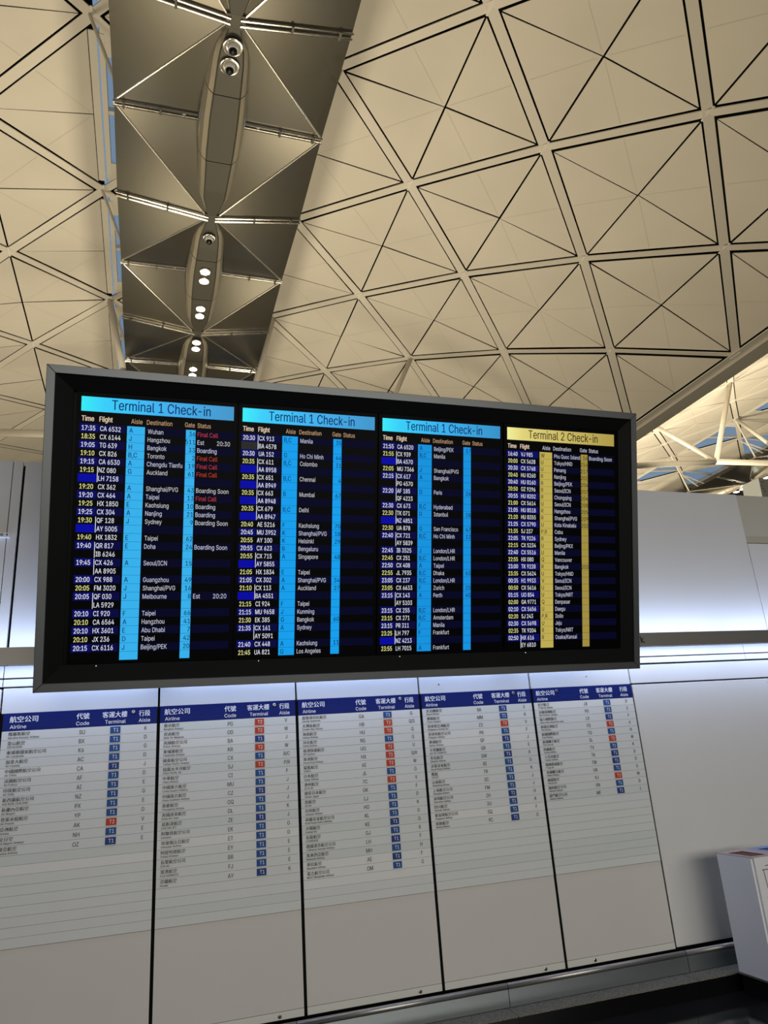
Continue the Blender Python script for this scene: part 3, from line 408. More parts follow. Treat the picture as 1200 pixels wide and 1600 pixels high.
# bent clip at the trough's end beside the board
b = MB(); b.beam((3.268, 4.325, Z(0.650)), (3.274, 4.325, Z(0.605)), (0, 1, 0), 0.005, 0.004, INK); b.beam((3.270, 4.325, Z(0.625)), (3.300, 4.325, Z(0.606)), (0, 1, 0), 0.005, 0.004, INK); b.beam((3.272, 4.325, Z(0.62)), (3.290, 4.325, Z(0.640)), (0, 1, 0), 0.005, 0.004, INK)
b.build('cable_clip', tr)

# ---- little wall latch box, left
t = empty('latch_box', (-0.84, WY, Z(1.345)))
b = MB(); b.box((-0.052, -0.032, -0.013), (0.058, 0.0, 0.013), BINW); b.build('case', t)
b = MB(); b.box((-0.035, -0.033, -0.005), (-0.005, -0.0322, 0.004), INK); b.box((0.008, -0.033, -0.006), (0.026, -0.0322, -0.002), INK); b.box((0.008, -0.033, 0.001), (0.026, -0.0322, 0.005), INK)
b.tube((0.046, -0.034, 0), (0.046, -0.031, 0), 0.005, SCREW, 8); b.build('marking', t)
tag(t, 'small white box with black pictograms on the wall left of the board', 'wall box')

# ================================================================= DIRECTORY PANELS
def FW(x, z, d=0.0): return (x, WY - 0.006 - d, Z(z))
ROWS = [
 [('俄羅斯航空','Aeroflot Russian Airlines','SU',1,'K'),('釜山航空','AIR BUSAN','BX',1,'D'),('柬埔寨國家航空公司','Air Cambodia','K6',1,'G'),('加拿大航空','Air Canada','AC',1,'D'),('中國國際航空公司','Air China','CA',1,'J'),('法國航空公司','Air France','AF',1,'D'),('印度航空公司','Air India','AI',1,'E'),('新西蘭航空公司','AIR NEW ZEALAND','NZ',1,'G'),('新畿內亞航空','Air Niugini','PX',1,'E'),('普萊米婭航空','Air Premia','YP',1,'D'),('亞洲航空','AirAsia','AK',2,'V'),('全日空','All Nippon Airways','NH',1,'E'),('韓亞航空','Asiana Airlines','OZ',1,'E')],
 [('曼谷航空','Bangkok Airways','PG',2,'V'),('峇迪航空','Batik Air Malaysia','OD',2,'W'),('英國航空公司','British Airways','BA',1,'J'),('柬埔寨航空','Cambodia Airways','KR',2,'W'),('國泰航空公司','Cathay Pacific Airways','CX',1,'B/C'),('宿霧太平洋航空','Cebu Pacific Air','5J',2,'P/R'),('中華航空','China Airlines','CI',1,'F'),('中國東方航空','China Eastern Airlines','MU',1,'J'),('中國南方航空','China Southern Airlines','CZ',1,'J'),('重慶航空','Chongqing Airlines','OQ',1,'J'),('美國達美航空','Delta Air Lines','DL',1,'K'),('易斯達航空','EASTAR JET','ZE',1,'J'),('阿聯酋航空公司','Emirates','EK',1,'G'),('埃塞俄比亞航空','Ethiopian Airlines','ET',1,'D'),('阿提哈德航空','Etihad Airways','EY',1,'E'),('長榮航空公司','EVA Air','BR',1,'E'),('斐濟航空','FIJI AIRWAYS','FJ',1,'E'),('芬蘭航空','Finnair','AY',1,'K')],
 [('嘉魯達印尼航空','Garuda Indonesia','GA',1,'G'),('大灣區航空','Greater Bay Airlines','HB',2,'Q/S'),('海南航空','Hainan Airlines','HU',2,'Q'),('河北航空','Hebei Airlines','NS',1,'G'),('香港快運航空','HK Express','UO',2,'U'),('香港航空','Hong Kong Airlines','HX',2,'Q/R'),('靛藍航空','IndiGo','6E',2,'W'),('日本航空','Japan Airlines','JL',1,'G'),('濟州航空','JEJU Air','7C',2,'V'),('捷星日本航空','Jetstar Japan','GK',1,'F'),('真航空','Jin Air','LJ',1,'D'),('吉祥航空','Juneyao Airlines','HO',1,'K'),('荷蘭皇家航空公司','KLM Royal Dutch Airlines','KL',1,'D'),('大韓航空','Korean Air','KE',1,'G'),('長龍航空','LOONGAIR','GJ',1,'K'),('德國漢莎航空公司','Lufthansa German Airlines','LH',1,'F'),('馬來西亞航空','Malaysia Airlines','MH',1,'H'),('華信航空','Mandarin Airlines','AE',1,'F'),('蒙古航空公司','MIAT Mongolian Airlines','OM',1,'G')],
 [('尼泊爾航空','Nepal Airlines','RA',1,'E'),('樂桃航空','Peach Aviation','MM',1,'K'),('菲律賓亞洲航空','Philippines AirAsia Inc','Z2',2,'V'),('菲律賓航空公司','Philippine Airlines','PR',1,'F'),('澳洲航空','Qantas Airways','QF',1,'J'),('卡塔爾航空','QATAR AIRWAYS','QR',1,'E'),('青島航空','Qingdao Airlines','QW',1,'K'),('汶萊皇家航空','Royal Brunei Airlines','BI',1,'D'),('酷航','SCOOT','TR',1,'K'),('山東航空','Shandong Airlines','SC',1,'J'),('上海航空公司','Shanghai Airlines','FM',1,'J'),('深圳航空公司','Shenzhen Airlines','ZH',1,'H'),('四川航空','Sichuan Airlines','3U',1,'K'),('新加坡航空公司','Singapore Airlines','SQ',1,'F'),('春秋航空','Spring Airlines','9C',1,'D')],
 [('星宇航空','STARLUX Airlines','JX',1,'D'),('太陽富國航空','Sun PhuQuoc Airways','9G',1,'E'),('瑞士國際航空','Swiss International Air Lines','LX',1,'F'),('泰國亞洲航空','Thai AirAsia','FD',2,'V'),('泰國國際航空','Thai Airways','TG',1,'H'),('泰國獅子航空','Thai Lion Air','SL',2,'W'),('西藏航空','Xizang Airlines','TV',1,'K'),('土耳其航空','Turkish Airlines','TK',1,'D'),('韓國德威航空',"T'way Air",'TW',1,'D'),('美國聯合航空','United Airlines','UA',1,'G'),('越捷航空','VietJet Air','VJ',2,'W'),('越南航空公司','Vietnam Airlines','VN',1,'D'),('廈門航空公司','Xiamen Airlines','MF',1,'L')]]
PITCH = 0.04734; HT = 0.3445; HB = 0.2515
LBL = ['leftmost white airline directory panel, cut by the picture edge, thirteen rows filled',
       'white airline directory panel under the left end of the board, eighteen rows filled',
       'middle white airline directory panel of the five, nineteen rows filled',
       'white airline directory panel second from the right, fifteen rows filled',
       'rightmost white airline directory panel, thirteen rows filled, beside plain wall']
for pi in range(5):
    x0, x1 = XS[pi] + (G if pi else 0.018), XS[pi + 1] - G
    w = x1 - x0; sh = 0 if pi else 0.012 * w
    root = empty('directory_panel'); tag(root, LBL[pi], 'sign', 'airline directory panels under the board')
    # header
    b = MB(); b.box((x0, WY - 0.006, Z(HB)), (x1, WY, Z(HT)), NAVY); hd = b.build('header_plate', root); tag(hd, 'navy blue heading plate with white lettering')
    b = MB()
    text(b, '航空公司', FW, x0 + sh + 0.030 * w, HB + 0.0475, 0.030, WHITE, width=0.139, cjk=True, bold=0.0012, off=0.0006)
    text(b, 'Airline', FW, x0 + sh + 0.034 * w, HB + 0.0125, 0.0185, WHITE, width=0.080, off=0.0006)
    text(b, '代號', FW, x0 + 0.505 * w, HB + 0.0475, 0.030, WHITE, width=0.066, cjk=True, bold=0.0012, off=0.0006, align='c')
    text(b, 'Code', FW, x0 + 0.505 * w, HB + 0.0125, 0.0195, WHITE, width=0.067, off=0.0006, align='c')
    text(b, '客運大樓', FW, x0 + 0.715 * w, HB + 0.0475, 0.030, WHITE, width=0.130, cjk=True, bold=0.0012, off=0.0006, align='c')
    text(b, 'Terminal', FW, x0 + 0.72 * w, HB + 0.0125, 0.0195, WHITE, width=0.108, off=0.0006, align='c')
    text(b, '行段', FW, x0 + 0.915 * w, HB + 0.0475, 0.030, WHITE, width=0.060, cjk=True, bold=0.0012, off=0.0006, align='c')
    text(b, 'Aisle', FW, x0 + 0.915 * w, HB + 0.0125, 0.0195, WHITE, width=0.062, off=0.0006, align='c')
    b.build('heading_lettering', hd, fix=False)['kind'] = 'stuff'
    # lock in the header
    lx = x0 + (0.838 if pi < 4 else 0.235) * w
    b = MB(); b.lathe((lx, WY - 0.005, Z(HT - 0.022)), (0, -1, 0), [(0.0095, 0), (0.0095, 0.004), (0.0075, 0.006)], NOSE, 16)
    b.tube((lx, WY - 0.0125, Z(HT - 0.022)), (lx, WY - 0.010, Z(HT - 0.022)), 0.005, SCREW, 12); lk = b.build('panel_lock', root); tag(lk, 'round steel lock in the heading plate')
    # slips
    for r in range(22):
        zt = HB - r * PITCH; zb = zt - PITCH
        dy = random.uniform(-0.0006, 0.0006)
        b = MB(); b.box((x0, WY - 0.006 + dy * 0.5, Z(zb) + 0.0011), (x1, WY, Z(zt)), SLIPS[0 if random.random() < 0.72 else random.randint(1, 2)])
        sl = b.build('name_slip', root)
        if r < len(ROWS[pi]):
            cn, en, code, tt, ai = ROWS[pi][r]
            b = MB(); ind = 0.028 + (0.006 if pi > 2 else 0)
            text(b, cn, FW, x0 + sh + ind * w, zb + 0.0245, 0.0185, INK, width=0.0212 * len(cn), cjk=True, off=0.0012, bold=0.0009)
            text(b, en, FW, x0 + sh + ind * w, zb + 0.0075, 0.0108, INK, sx=0.90, off=0.0012, bold=0.0005)
            text(b, code, FW, x0 + 0.505 * w, zb + 0.0125, 0.0215, INK, sx=0.80, align='c', off=0.0012, bold=0.0006)
            text(b, ai, FW, x0 + 0.925 * w, zb + 0.0125 + 0.004, 0.0205, INK, sx=0.80, align='c', off=0.0012, bold=0.0006)
            b.build('slip_lettering', sl, fix=False)['kind'] = 'stuff'
            bw, bh = 0.054, 0.0365; cx = x0 + 0.722 * w
            b = MB(); mtb = RED if tt == 2 else (BLUE if random.random() < 0.75 else BLUE2)
            b.box((cx - bw / 2, WY - 0.0085, Z(zb) + 0.006), (cx + bw / 2, WY - 0.006, Z(zb) + 0.006 + bh), mtb)
            text(b, 'T%d' % tt, FW, cx + 0.003, zb + 0.0155, 0.0185, WHITE, sx=0.88, align='c', off=0.0030)
            o = b.build('terminal_badge', sl, fix=False); tag(o, 'red badge reading T2' if tt == 2 else 'blue badge reading T1')
    zl = HB - 22 * PITCH
    b = MB(); b.box((x0, WY - 0.004, Z(-1.2595)), (x1, WY, Z(zl) - 0.001), LOWP); b.build('lower_plate', root)
    b = MB(); b.box((x0, WY - 0.005, Z(-1.298)), (x1, WY, Z(-1.2615)), STRIPW); b.build('bottom_strip', root)
    sx_ = x0 + 0.83 * w if pi < 4 else x0 + 0.245 * w
    b = MB(); b.lathe((sx_, WY - 0.004, Z(-1.281)), (0, -1, 0), [(0.0105, 0), (0.0105, 0.004), (0.007, 0.0055)], NOSE, 16)
    b.tube((sx_, WY - 0.0115, Z(-1.281)), (sx_, WY - 0.008, Z(-1.281)), 0.0065, SCREW, 12); b.build('bottom_lock', root)
    settle(root, (x0 + w / 2, WY, Z(-1.298)))

# ================================================================= FLIGHT BOARD
BX, BY, BZ, BH, TILT = -0.5184, 3.9, 0.3883, 1.5983, 0.2606
BW = 3.4229
UPV = Vector((0, -math.sin(TILT), math.cos(TILT))); NV = Vector((0, -math.cos(TILT), -math.sin(TILT)))   # NV points at the viewer
P0 = Vector((BX, BY, Z(BZ)))
def FB(u, v, d=0.0): return tuple(P0 + Vector((u, 0, 0)) + UPV * v + NV * d)
board = empty('departure_board'); tag(board, 'large black departure board with four lit screens in a grey metal frame', 'display')
def bbox(mb, u0, v0, d0, u1, v1, d1, mt):
    mb.hexa([FB(u0, v0, d0), FB(u1, v0, d0), FB(u1, v1, d0), FB(u0, v1, d0), FB(u0, v0, d1), FB(u1, v0, d1), FB(u1, v1, d1), FB(u0, v1, d1)], mt)
fw = 0.042
def rail(pts_out, pts_in):
    b = MB(); (a, c), (d, e) = pts_out, pts_in
    b.hexa([FB(*a, 0), FB(*c, 0), FB(*d, 0), FB(*e, 0), FB(*a, -0.13), FB(*c, -0.13), FB(*d, -0.13), FB(*e, -0.13)], ALU)
    me = b.mesh('frame_rail'); bm = bmesh.new(); bm.from_mesh(me); bmesh.ops.recalc_face_normals(bm, faces=bm.faces)
    bmesh.ops.bevel(bm, geom=list(bm.edges), offset=0.002, segments=1, affect='EDGES'); bm.to_mesh(me); bm.free()
    o = bpy.data.objects.new('frame_rail', me); COL.objects.link(o); o.parent = board
e = 0.0006
rail(((0, 0), (BW, 0)), ((BW - fw, fw), (fw, fw)))
rail(((0, BH), (BW, BH)), ((BW - fw, BH - fw), (fw, BH - fw)))
rail(((0, 0), (0, BH)), ((fw, BH - fw), (fw, fw)))
rail(((BW, 0), (BW, BH)), ((BW - fw, BH - fw), (BW - fw, fw)))
# sloping black bezel
i0, i1, j0, j1 = 0.124, BW - 0.105, 0.122, 1.486
o0, o1, p0_, p1_ = fw - 0.001, BW - fw + 0.001, fw - 0.001, BH - fw + 0.001
for quad in (((o0, p0_), (o1, p0_), (i1, j0), (i0, j0)), ((o0, p1_), (o1, p1_), (i1, j1), (i0, j1)), ((o0, p0_), (o0, p1_), (i0, j1), (i0, j0)), ((o1, p0_), (o1, p1_), (i1, j1), (i1, j0))):
    b = MB(); dd = (-0.012, -0.012, -0.050, -0.050)
    pf = [FB(u, v, d) for (u, v), d in zip(quad, dd)]; pb = [FB(u, v, d - 0.01) for (u, v), d in zip(quad, dd)]
    b.hexa(pf + pb, BEZ); b.build('bezel_side', board)
b = MB(); bbox(b, 0.02, 0.02, -0.075, BW - 0.02, BH - 0.02, -0.125, BEZ); b.build('back_panel', board)
# small light specks under each screen
SX = [0.161, 0.964, 1.752, 2.540]; SWD = [0.757, 0.742, 0.741, 0.750]
TW = screen_mat('display_white', srgb(225, 228, 240)); TY = screen_mat('display_pale_yellow', srgb(228, 228, 150))
TG_ = screen_mat('display_grey_white', srgb(196, 198, 212)); TO = screen_mat('display_orange', srgb(196, 158, 120)); TP = screen_mat('display_peach', srgb(238, 214, 186))
TR = screen_mat('display_red', srgb(180, 60, 46))
NV1 = screen_mat('display_navy', srgb(8, 10, 96)); NV2 = screen_mat('display_deep_navy', srgb(3, 4, 34)); NVB = screen_mat('display_bright_navy', srgb(4, 8, 158)); NV3 = screen_mat('display_night', srgb(5, 6, 62))
CY = [screen_mat('display_cyan_%s' % n, srgb(*c)) for n, c in (('light', (54, 176, 236)), ('mid', (20, 158, 236)), ('deep', (20, 146, 222)))]
YC = screen_mat('display_gold', srgb(190, 172, 84)); YC2 = screen_mat('display_dim_gold', srgb(160, 142, 66))
NTX = screen_mat('display_navy_text', srgb(14, 44, 96)); BTX = screen_mat('display_brown_text', srgb(44, 36, 22)); GR = screen_mat('display_grey_cell', srgb(42, 42, 42))
def grad_mat(name, stops, w):
    mt = bpy.data.materials.new(name); mt.use_nodes = True; nt = mt.node_tree; bs = nt.nodes['Principled BSDF']
    bs.inputs['Base Color'].default_value = (0.01, 0.01, 0.01, 1); bs.inputs['Roughness'].default_value = 0.35; bs.inputs['Specular IOR Level'].default_value = 0.2
    tc = nt.nodes.new('ShaderNodeTexCoord'); sp = nt.nodes.new('ShaderNodeSeparateXYZ'); r = nt.nodes.new('ShaderNodeValToRGB')
    nt.links.new(tc.outputs['Generated'], sp.inputs[0]); nt.links.new(sp.outputs[0], r.inputs[0]); nt.links.new(r.outputs[0], bs.inputs['Emission Color'])
    bs.inputs['Emission Strength'].default_value = 1
    el = r.color_ramp.elements
    el[0].position, el[0].color = stops[0][0], (*srgb(*stops[0][1]), 1); el[1].position, el[1].color = stops[-1][0], (*srgb(*stops[-1][1]), 1)
    for p, c in stops[1:-1]:
        k = el.new(p); k.color = (*srgb(*c), 1)
    return mt
GB = grad_mat('display_title_blue', [(0, (10, 232, 244)), (0.14, (10, 200, 246)), (0.5, (26, 170, 236)), (1, (34, 140, 196))], 1)
GY = grad_mat('display_title_gold', [(0, (240, 238, 148)), (0.14, (222, 208, 118)), (0.6, (196, 178, 92)), (1, (170, 150, 68))], 1)
A = 'B,C'
S1 = [('17:35','CA 6532','A','Wuhan','36','Final Call'),('18:35','CX 6144','J','Hangzhou','511','Est|20:30'),('19:05','TG 639','H','Bangkok','33','Boarding'),('19:10','CX 826',A,'Toronto','2','Final Call'),('19:15','CA 6530','A','Chengdu Tianfu','19','Final Call'),('19:15','NZ 080','G','Auckland','61','Final Call'),('','LH 7158'),('19:20','CX 362','A','Shanghai/PVG','43','Boarding Soon'),('19:20','CX 464','A','Taipei','13','Final Call'),('19:25','HX 1850','E','Kaohsiung','10','Boarding'),('19:25','CX 304','A','Nanjing','21','Boarding'),('19:30','QF 128','J','Sydney','9','Boarding Soon'),('','AY 5005'),('19:40','HX 1832','E','Taipei','62',''),('19:40','QR 817','E','Doha','24','Boarding Soon'),('','IB 6246'),('19:45','CX 426','A','Seoul/ICN','15',''),('','AA 8905'),('20:00','CX 988','A','Guangzhou','49',''),('20:05','FM 3020','J','Shanghai/PVG','16',''),('20:05','QF 030','J','Melbourne','8','Est|20:20'),('','LA 5929'),('20:10','CI 920','F','Taipei','66',''),('20:10','CA 6564','A','Hangzhou','41',''),('20:10','HX 3601','E','Abu Dhabi','7',''),('20:10','JX 236','D','Taipei','42',''),('20:15','CX 6116','J','Beijing/PEK','20',''),None]
S2 = [('20:30','CX 913',A,'Manila','35',''),('','BA 4578'),('20:30','UA 152','G','Ho Chi Minh','44',''),('20:35','CX 611',A,'Colombo','31',''),('','AA 8958'),('20:35','CX 651',A,'Chennai','4',''),('','AA 8949'),('20:35','CX 663','B','Mumbai','67',''),('','AA 8948'),('20:35','CX 679',A,'Delhi','',''),('','AA 8947'),('20:40','AE 5216','F','Kaohsiung','70',''),('20:45','MU 3952','K','Shanghai/PVG','18',''),('20:55','AY 100','K','Helsinki','29',''),('20:55','CX 623','B','Bengaluru','',''),('20:55','CX 715','A','Singapore','48',''),('','AY 5855'),('21:05','HX 1834','E','Taipei','',''),('21:05','CX 302','A','Shanghai/PVG','34',''),('21:10','CX 113','A','Auckland','27',''),('','BA 4551'),('21:15','CI 924','F','Taipei','',''),('21:15','MU 9658','J','Kunming','',''),('21:30','EK 385','G','Bangkok','60',''),('21:35','CX 161','A','Sydney','',''),('','AY 5091'),('21:40','CX 448','A','Kaohsiung','11',''),('21:45','UA 821','G','Los Angeles','','')]
S3 = [('21:55','CA 6520','A','Beijing/PEK','17',''),('21:55','CX 939',A,'Manila','',''),('','BA 4570'),('22:05','MU 7366','J','Shanghai/PVG','',''),('22:15','CX 617','A','Bangkok','',''),('','PG 4570'),('22:20','AF 185','D','Paris','26',''),('','QF 4223'),('22:30','CX 673',A,'Hyderabad','',''),('22:30','TK 071','D','Istanbul','28',''),('','NZ 4851'),('22:30','UA 878','G','San Francisco','47',''),('22:40','CX 721',A,'Ho Chi Minh','12',''),('','AY 5839'),('22:45','IB 3525','J','London/LHR','',''),('22:45','CX 251',A,'London/LHR','',''),('22:50','CX 408','A','Taipei','',''),('22:55','JL 7935',A,'Dhaka','63',''),('23:05','CX 237',A,'London/LHR','',''),('23:05','CX 6633','F','Zurich','25',''),('23:15','CX 143','A','Perth','45',''),('','AY 5103'),('23:15','CX 255',A,'London/LHR','',''),('23:15','CX 271',A,'Amsterdam','',''),('23:15','PR 311','F','Manila','',''),('23:25','LH 797','F','Frankfurt','',''),('','NZ 4213'),('23:55','LH 7015','A','Frankfurt','','')]
S4 = [('16:40','VJ 985','W','Phu Quoc Island','14','Boarding Soon'),('20:00','CX 5628','U','Tokyo/HND','214',''),('20:30','CX 5768','U','Penang','217',''),('20:40','HU 8260','R','Nanjing','201',''),('20:40','HU 8160','R','Beijing/PEK','206',''),('20:50','OZ 9296','R','Seoul/ICN','207',''),('20:55','HU 8202','R','Chongqing','204',''),('21:00','CX 5614','U','Seoul/ICN','208',''),('21:05','HU 8518','R','Hangzhou','205',''),('21:20','HU 8355','R','Shanghai/PVG','209',''),('21:25','CX 5790','U','Kota Kinabalu','202',''),('21:35','5J 237','P,R','Cebu','',''),('22:05','TK 9226','R','Sydney','',''),('22:15','CX 5234','U','Beijing/PKX','',''),('22:40','CX 5516','U','Manila','',''),('22:55','HX 080','Q','Vancouver','',''),('23:00','TK 9228','R','Bangkok','203',''),('23:35','CX 5624','U','Tokyo/HND','',''),('00:35','H1 9933','V','Seoul/ICN','',''),('00:50','CX 5616','U','Seoul/ICN','',''),('01:15','UO 854','U','Tokyo/NRT','',''),('02:00','GA 9771','Q','Denpasar','',''),('02:10','CX 5656','U','Daegu','',''),('02:20','5J 243','P,R','Iloilo','',''),('02:30','CX 5698','U','Jeju','',''),('02:35','TK 9204','R','Tokyo/NRT','',''),('02:50','HX 616','R','Osaka/Kansai','',''),('','EY 6810')]
SD = -0.052
RP = 0.0423; R0 = 1.301
SLBL = ['leftmost screen, cyan heading Terminal 1 Check-in, departures from 17:35', 'second screen from the left, departures from 20:30', 'third screen from the left, departures from 21:55', 'rightmost screen with gold heading Terminal 2 Check-in']
for si, rows in enumerate((S1, S2, S3, S4)):
    u0 = SX[si]; k = SWD[si] / 0.757; gold = si == 3
    b = MB(); bbox(b, u0 - 0.021 * k, 0.125, SD, u0 + 0.757 * k + (0.018 if si < 3 else 0.024), 1.484, SD - 0.018, SCRN)
    scr = b.build('screen', board); tag(scr, SLBL[si])
    def X(x): return u0 + x * k
    def F(u, v, d=0.0): return FB(u, v, SD + d)
    def rect(mb, x0, v0, x1, v1, mt, d=0.0008):
        mb.face([F(X(x0), v0, d), F(X(x1), v0, d), F(X(x1), v1, d), F(X(x0), v1, d)], mt)
    b = MB(); rect(b, 0, 1.386, 0.757, 1.461, GY if gold else GB, 0.0010); b.build('title_bar', scr, fix=False)
    b = MB(); text(b, 'Terminal %d Check-in' % (2 if gold else 1), F, X(0.145), 1.401, 0.050, BTX if gold else NTX, width=0.490 * k, off=0.0018, bold=0.0012); b.build('title_lettering', scr, fix=False)['kind'] = 'stuff'
    b = MB()
    for s_, x, w_ in (('Time', 0.004, 0.058), ('Flight', 0.088, 0.062)):
        text(b, s_, F, X(x), 1.336, 0.026, TP, width=w_ * k, off=0.0016, bold=0.0011)
    for s_, x, w_ in (('Aisle', 0.240, 0.055), ('Destination', 0.316, 0.126), ('Gate', 0.506, 0.050), ('Status', 0.570, 0.068)):
        text(b, s_, F, X(x), 1.336, 0.024, TG_ if gold else TO, width=w_ * k, off=0.0016)
    b.build('column_headings', scr, fix=False)['kind'] = 'stuff'
    bands = MB(); cells = MB(); gate = MB(); lt = MB(); lf = MB(); ld = MB(); la = MB(); lg = MB(); ls = MB(); bars = MB()
    for r, row in enumerate(rows):
        vc = R0 - r * RP; v0, v1 = vc - RP / 2, vc + RP / 2
        odd = r % 2 == 0
        flt = row is not None and row[0] == ''
        if odd and r < 27:
            rect(bands, -0.004, v0 + 0.001, 0.083 if not gold else 0.212, v1, NVB if (flt and not gold) else NV1, 0.0007)
            if not gold: rect(bands, 0.083, v0 + 0.001, 0.212, v1, NV3, 0.0007)
            rect(bands, 0.314, v0 + 0.001, 0.508, v1, NV2, 0.0007); rect(bands, 0.565, v0 + 0.001, 0.757, v1, NV2, 0.0007)
        if si == 1 and r == 1: rect(bands, -0.004, v0, 0.083, v1, GR, 0.0007)
        elif si == 1 and flt and r in (4, 6, 8, 10, 16, 20): rect(bands, -0.004, v0, 0.083, v1, NVB, 0.0009)
        rect(cells, 0.221, v0 + 0.0009, 0.308, v1 - 0.0002, YC if gold else CY[min(si, 2)], 0.0009)
        rect(gate, 0.512, v0 + 0.0009, 0.561, v1 - 0.0002, YC2 if gold else CY[min(si, 2)], 0.0009)
        if row is None: continue
        bl = vc - 0.0125
        if row[0]: text(lt, row[0], F, X(0.006), bl, 0.0245, TW if odd else TY, width=0.063 * k, off=0.0016, bold=0.0007)
        text(lf, row[1], F, X(0.0925), bl, 0.0245, TW, sx=0.70 * k, off=0.0016, bold=0.0004)
        if flt:
            rect(bars, 0.0855, v0 + 0.002, 0.0885, v1 + RP - 0.004, TW, 0.0014); continue
        tx = BTX if gold else NTX
        text(la, row[2], F, X(0.232 if not gold else 0.230), bl, 0.0245, tx, sx=0.80 * k, off=0.0018, bold=0.0009)
        text(ld, row[3], F, X(0.3225), bl, 0.0235, TG_, sx=0.735 * k, off=0.0016)
        if row[4]: text(lg, row[4], F, X(0.5595), bl, 0.0240, tx, sx=0.84 * k, off=0.0018, align='r', bold=0.0009)
        if row[5]:
            if '|' in row[5]:
                p, q_ = row[5].split('|'); text(ls, p, F, X(0.5715), bl, 0.0235, TG_, sx=0.80 * k, off=0.0016); text(ls, q_, F, X(0.740), bl, 0.0235, TG_, sx=0.78 * k, off=0.0016, align='r')
            else:
                text(ls, row[5], F, X(0.5715), bl, 0.0235, TR if row[5] == 'Final Call' else TG_, sx=0.765 * k, off=0.0016)
    for nm, mb in (('row_bands', bands), ('aisle_column', cells), ('gate_column', gate), ('time_lettering', lt), ('flight_lettering', lf), ('destination_lettering', ld), ('aisle_lettering', la), ('gate_lettering', lg), ('status_lettering', ls), ('codeshare_bars', bars)):
        if mb.f:
            o = mb.build(nm, scr, fix=False)
            o['kind'] = 'stuff'
    b = MB(); us = X(0.115); c = Vector(FB(us, 0.113, -0.047))
    b.box(tuple(c - Vector((0.0022, 0.003, 0.0022))), tuple(c + Vector((0.0022, 0.001, 0.0022))), TW); b.build('standby_light', board)
# arms carrying the board off the light bar / wall
for u in (0.6, 2.8):
    b = MB(); y_ = 4.52
    b.tube(FB(u, 1.2, -0.125), (BX + u, y_, FB(u, 1.2)[2]), 0.02, ALU, 10); b.tube(FB(u, 0.12, -0.125), (BX + u, y_, FB(u, 0.12)[2]), 0.02, ALU, 10); b.build('mounting_arm', board)
settle(board, (BX + BW / 2, BY, Z(BZ)))

# ================================================================= RECYCLING BIN
rb = empty('recycling_bin')
bx0, bx1, by0, by1, bz0, bz1 = 3.45, 3.92, 3.905, 4.215, Z(-1.39), Z(-0.736)
r_ = 0.012
b = MB(); b.box((bx0, by0, bz0), (bx1, by1, bz1 - 0.004), BINW); me = b.mesh('body'); bm = bmesh.new(); bm.from_mesh(me); bmesh.ops.recalc_face_normals(bm, faces=bm.faces)
bmesh.ops.bevel(bm, geom=[ed for ed in bm.edges if abs(ed.verts[0].co.z - ed.verts[1].co.z) > 0.1], offset=0.014, segments=4, affect='EDGES'); bmesh.ops.delete(bm, geom=[f_ for f_ in bm.faces if f_.normal.z > 0.9], context='FACES'); bm.to_mesh(me); bm.free()
o = bpy.data.objects.new('body', me); COL.objects.link(o); o.parent = rb
b = MB(); b.box((bx0 + 0.012, by0 + 0.012, 0.0), (bx1 - 0.012, by1 - 0.012, bz0 - 0.008), BLK); b.build('plinth', rb)
b = MB(); b.box((bx0 - 0.003, by0 - 0.003, bz0 - 0.01), (bx1 + 0.003, by1 + 0.003, bz0 + 0.001), NOSE); b.build('bottom_trim', rb)
for xa, xc, rim, hole, nm in ((bx0, 3.684, BINREDRIM, BINRED, 'red'), (3.684, bx1, BINBLUERIM, BINBLUE, 'blue')):
    b = MB(); a0, a1, c0, c1 = xa + 0.001, xc - 0.001, by0 + 0.001, by1 - 0.001
    h0, h1, g0, g1 = xa + 0.062, xc - 0.062, by0 + 0.072, by1 - 0.042; zt, zm, zl_ = bz1, bz1 - 0.006, bz1 - 0.12
    O = [(a0, c0), (a1, c0), (a1, c1), (a0, c1)]; I = [(h0, g0), (h1, g0), (h1, g1), (h0, g1)]
    for i in range(4):
        j = (i + 1) % 4
        b.face([(*O[i], zt), (*O[j], zt), (*I[j], zm), (*I[i], zm)], rim)
        b.face([(*I[i], zm), (*I[j], zm), (*I[j], zl_), (*I[i], zl_)], hole)
        b.face([(*O[j], zt), (*O[i], zt), (*O[i], zt - 0.006), (*O[j], zt - 0.006)], rim)
    b.face([(*p, zm - 0.004) for p in I], hole); tag(b.build('opening_rim', rb, fix=False), '%s rimmed opening on the top' % nm)
def FF(x, z, d=0.0): return (x, by0 - 0.0006 - d, Z(z))
b = MB()
def stroke(p, q_, w_=0.004):
    p = Vector(FF(*p)); q_ = Vector(FF(*q_)); b.beam(p, q_, (0, -1, 0), w_, 0.0004, INK)
for dx, lt_ in ((0, 'M'), (0.234, '')):
    stroke((3.536 + dx, -0.787), (3.60 + dx, -0.787)); stroke((3.508 + dx, -0.808), (3.63 + dx, -0.808)); stroke((3.517 + dx, -0.81), (3.523 + dx, -0.908)); stroke((3.621 + dx, -0.81), (3.615 + dx, -0.908)); stroke((3.523 + dx, -0.908), (3.615 + dx, -0.908))
    stroke((3.503 + dx, -0.955), (3.64 + dx, -0.955), 0.0015)
text(b, 'M', FF, 3.543, -0.872, 0.034, INK, off=0.001); text(b, 'C', FF, 3.497, -1.018, 0.026, INK, off=0.001)
b.build('pictogram', rb, fix=False)
settle(rb, (3.685, 4.06, 0))
tag(rb, 'white recycling bin with red and blue openings on top, beside the wall', 'bin')

